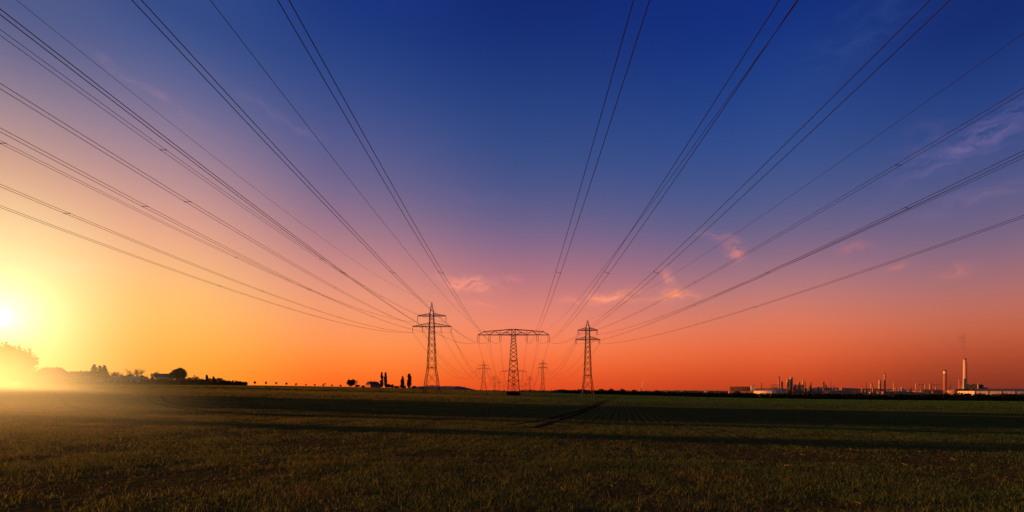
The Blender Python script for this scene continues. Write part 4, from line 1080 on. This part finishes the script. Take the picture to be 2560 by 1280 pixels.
# a little physical sky mixed in
sky = N(n, 'ShaderNodeTexSky', sky_type='NISHITA'); sky.sun_disc = False
SUN_AZ, SUN_EL = math.radians(-79.5), math.radians(5.5)
sky.sun_elevation = SUN_EL; sky.sun_rotation = SUN_AZ; sky.altitude = 100; sky.dust_density = 2
ns = N(n, 'ShaderNodeVectorMath', operation='SCALE'); ns.inputs[3].default_value = .004; L(n, sky.outputs[0], ns.inputs[0])
cur = cadd(cur, ns.outputs[0])
L(n, cur, bg.inputs[0])

# ---------------------------------------------------------------- sun and self-lit veil
sl = bpy.data.lights.new('sun', 'SUN'); sl.energy = 7.5; sl.angle = math.radians(.6); sl.color = (1.0, .31, .065)
so = bpy.data.objects.new('sun', sl); C.objects.link(so)
sdv = Vector((math.sin(SUN_AZ) * math.cos(SUN_EL), math.cos(SUN_AZ) * math.cos(SUN_EL), math.sin(SUN_EL)))
so.rotation_euler = sdv.to_track_quat('Z', 'Y').to_euler()
so.location = (-50, 0, 60)
# scattering volume with added yellow emission, imitating sun glare over the left ground
hz = MB(); hz.box(-420, -3, 5, 380, -3, 55)
m, nn = nt('glow_haze'); o_ = N(nn, 'ShaderNodeOutputMaterial'); v = N(nn, 'ShaderNodeVolumePrincipled'); v.inputs['Anisotropy'].default_value = .6; v.inputs['Color'].default_value = (1, .97, .9, 1)
v.inputs['Emission Color'].default_value = (1.0, .66, .17, 1)
geo = N(nn, 'ShaderNodeNewGeometry')
mp = N(nn, 'ShaderNodeMapping', vector_type='TEXTURE'); mp.inputs['Location'].default_value = (-161, 132, 0); mp.inputs['Rotation'].default_value = (0, 0, math.radians(140.7)); mp.inputs['Scale'].default_value = (195, 27, 26)
L(nn, geo.outputs['Position'], mp.inputs['Vector'])
lv = N(nn, 'ShaderNodeVectorMath', operation='LENGTH'); L(nn, mp.outputs[0], lv.inputs[0])
mr = N(nn, 'ShaderNodeMapRange', interpolation_type='SMOOTHSTEP'); mr.inputs[1].default_value = 1; mr.inputs[2].default_value = .1; mr.inputs[4].default_value = .0075; L(nn, lv.outputs['Value'], mr.inputs[0])
mp2 = N(nn, 'ShaderNodeMapping', vector_type='TEXTURE'); mp2.inputs['Location'].default_value = (-30.5, 26, 0); mp2.inputs['Rotation'].default_value = (0, 0, math.radians(139.5)); mp2.inputs['Scale'].default_value = (34, 9.5, 6)
L(nn, geo.outputs['Position'], mp2.inputs['Vector'])
lv2 = N(nn, 'ShaderNodeVectorMath', operation='LENGTH'); L(nn, mp2.outputs[0], lv2.inputs[0])
mr2 = N(nn, 'ShaderNodeMapRange', interpolation_type='SMOOTHSTEP'); mr2.inputs[1].default_value = 1; mr2.inputs[2].default_value = .1; mr2.inputs[4].default_value = .0055; L(nn, lv2.outputs['Value'], mr2.inputs[0])
ad = N(nn, 'ShaderNodeMath', operation='ADD'); L(nn, mr.outputs[0], ad.inputs[0]); L(nn, mr2.outputs[0], ad.inputs[1])
hn = N(nn, 'ShaderNodeTexNoise'); hn.inputs['Scale'].default_value = .03; hn.inputs['Detail'].default_value = 2; L(nn, geo.outputs['Position'], hn.inputs['Vector'])
hr = N(nn, 'ShaderNodeMapRange'); hr.inputs[1].default_value = .3; hr.inputs[2].default_value = .7; hr.inputs[3].default_value = .5; hr.inputs[4].default_value = 1.5; L(nn, hn.outputs['Fac'], hr.inputs[0])
mr = N(nn, 'ShaderNodeMath', operation='MULTIPLY'); L(nn, ad.outputs[0], mr.inputs[0]); L(nn, hr.outputs[0], mr.inputs[1])
L(nn, mr.outputs[0], v.inputs['Density'])
me_ = N(nn, 'ShaderNodeMath', operation='MULTIPLY'); me_.inputs[1].default_value = 1.1; L(nn, mr.outputs[0], me_.inputs[0]); L(nn, me_.outputs[0], v.inputs['Emission Strength'])
L(nn, v.outputs[0], o_.inputs['Volume'])
tag(hz.build('glow_haze', m), 'self-glowing yellow veil imitating glare around the low sun at the left edge', 'glow_haze', kind='stuff')

# ---------------------------------------------------------------- camera
cam = bpy.data.cameras.new('camera'); co = bpy.data.objects.new('camera', cam); C.objects.link(co)
cam.sensor_width = 36; cam.lens = F / 2560 * 36; cam.shift_y = (HY - 640) / 2560
cam.clip_start = .1; cam.clip_end = 100000
co.location = (0, 0, EYE); co.rotation_euler = (math.pi / 2, 0, 0); sc.camera = co
sc.view_settings.view_transform = 'Standard'; sc.view_settings.look = 'None'; sc.view_settings.exposure = 0; sc.view_settings.gamma = 1
sc.cycles.use_denoising = True
sc.cycles.max_bounces = 6; sc.cycles.transparent_max_bounces = 4; sc.cycles.volume_bounces = 0
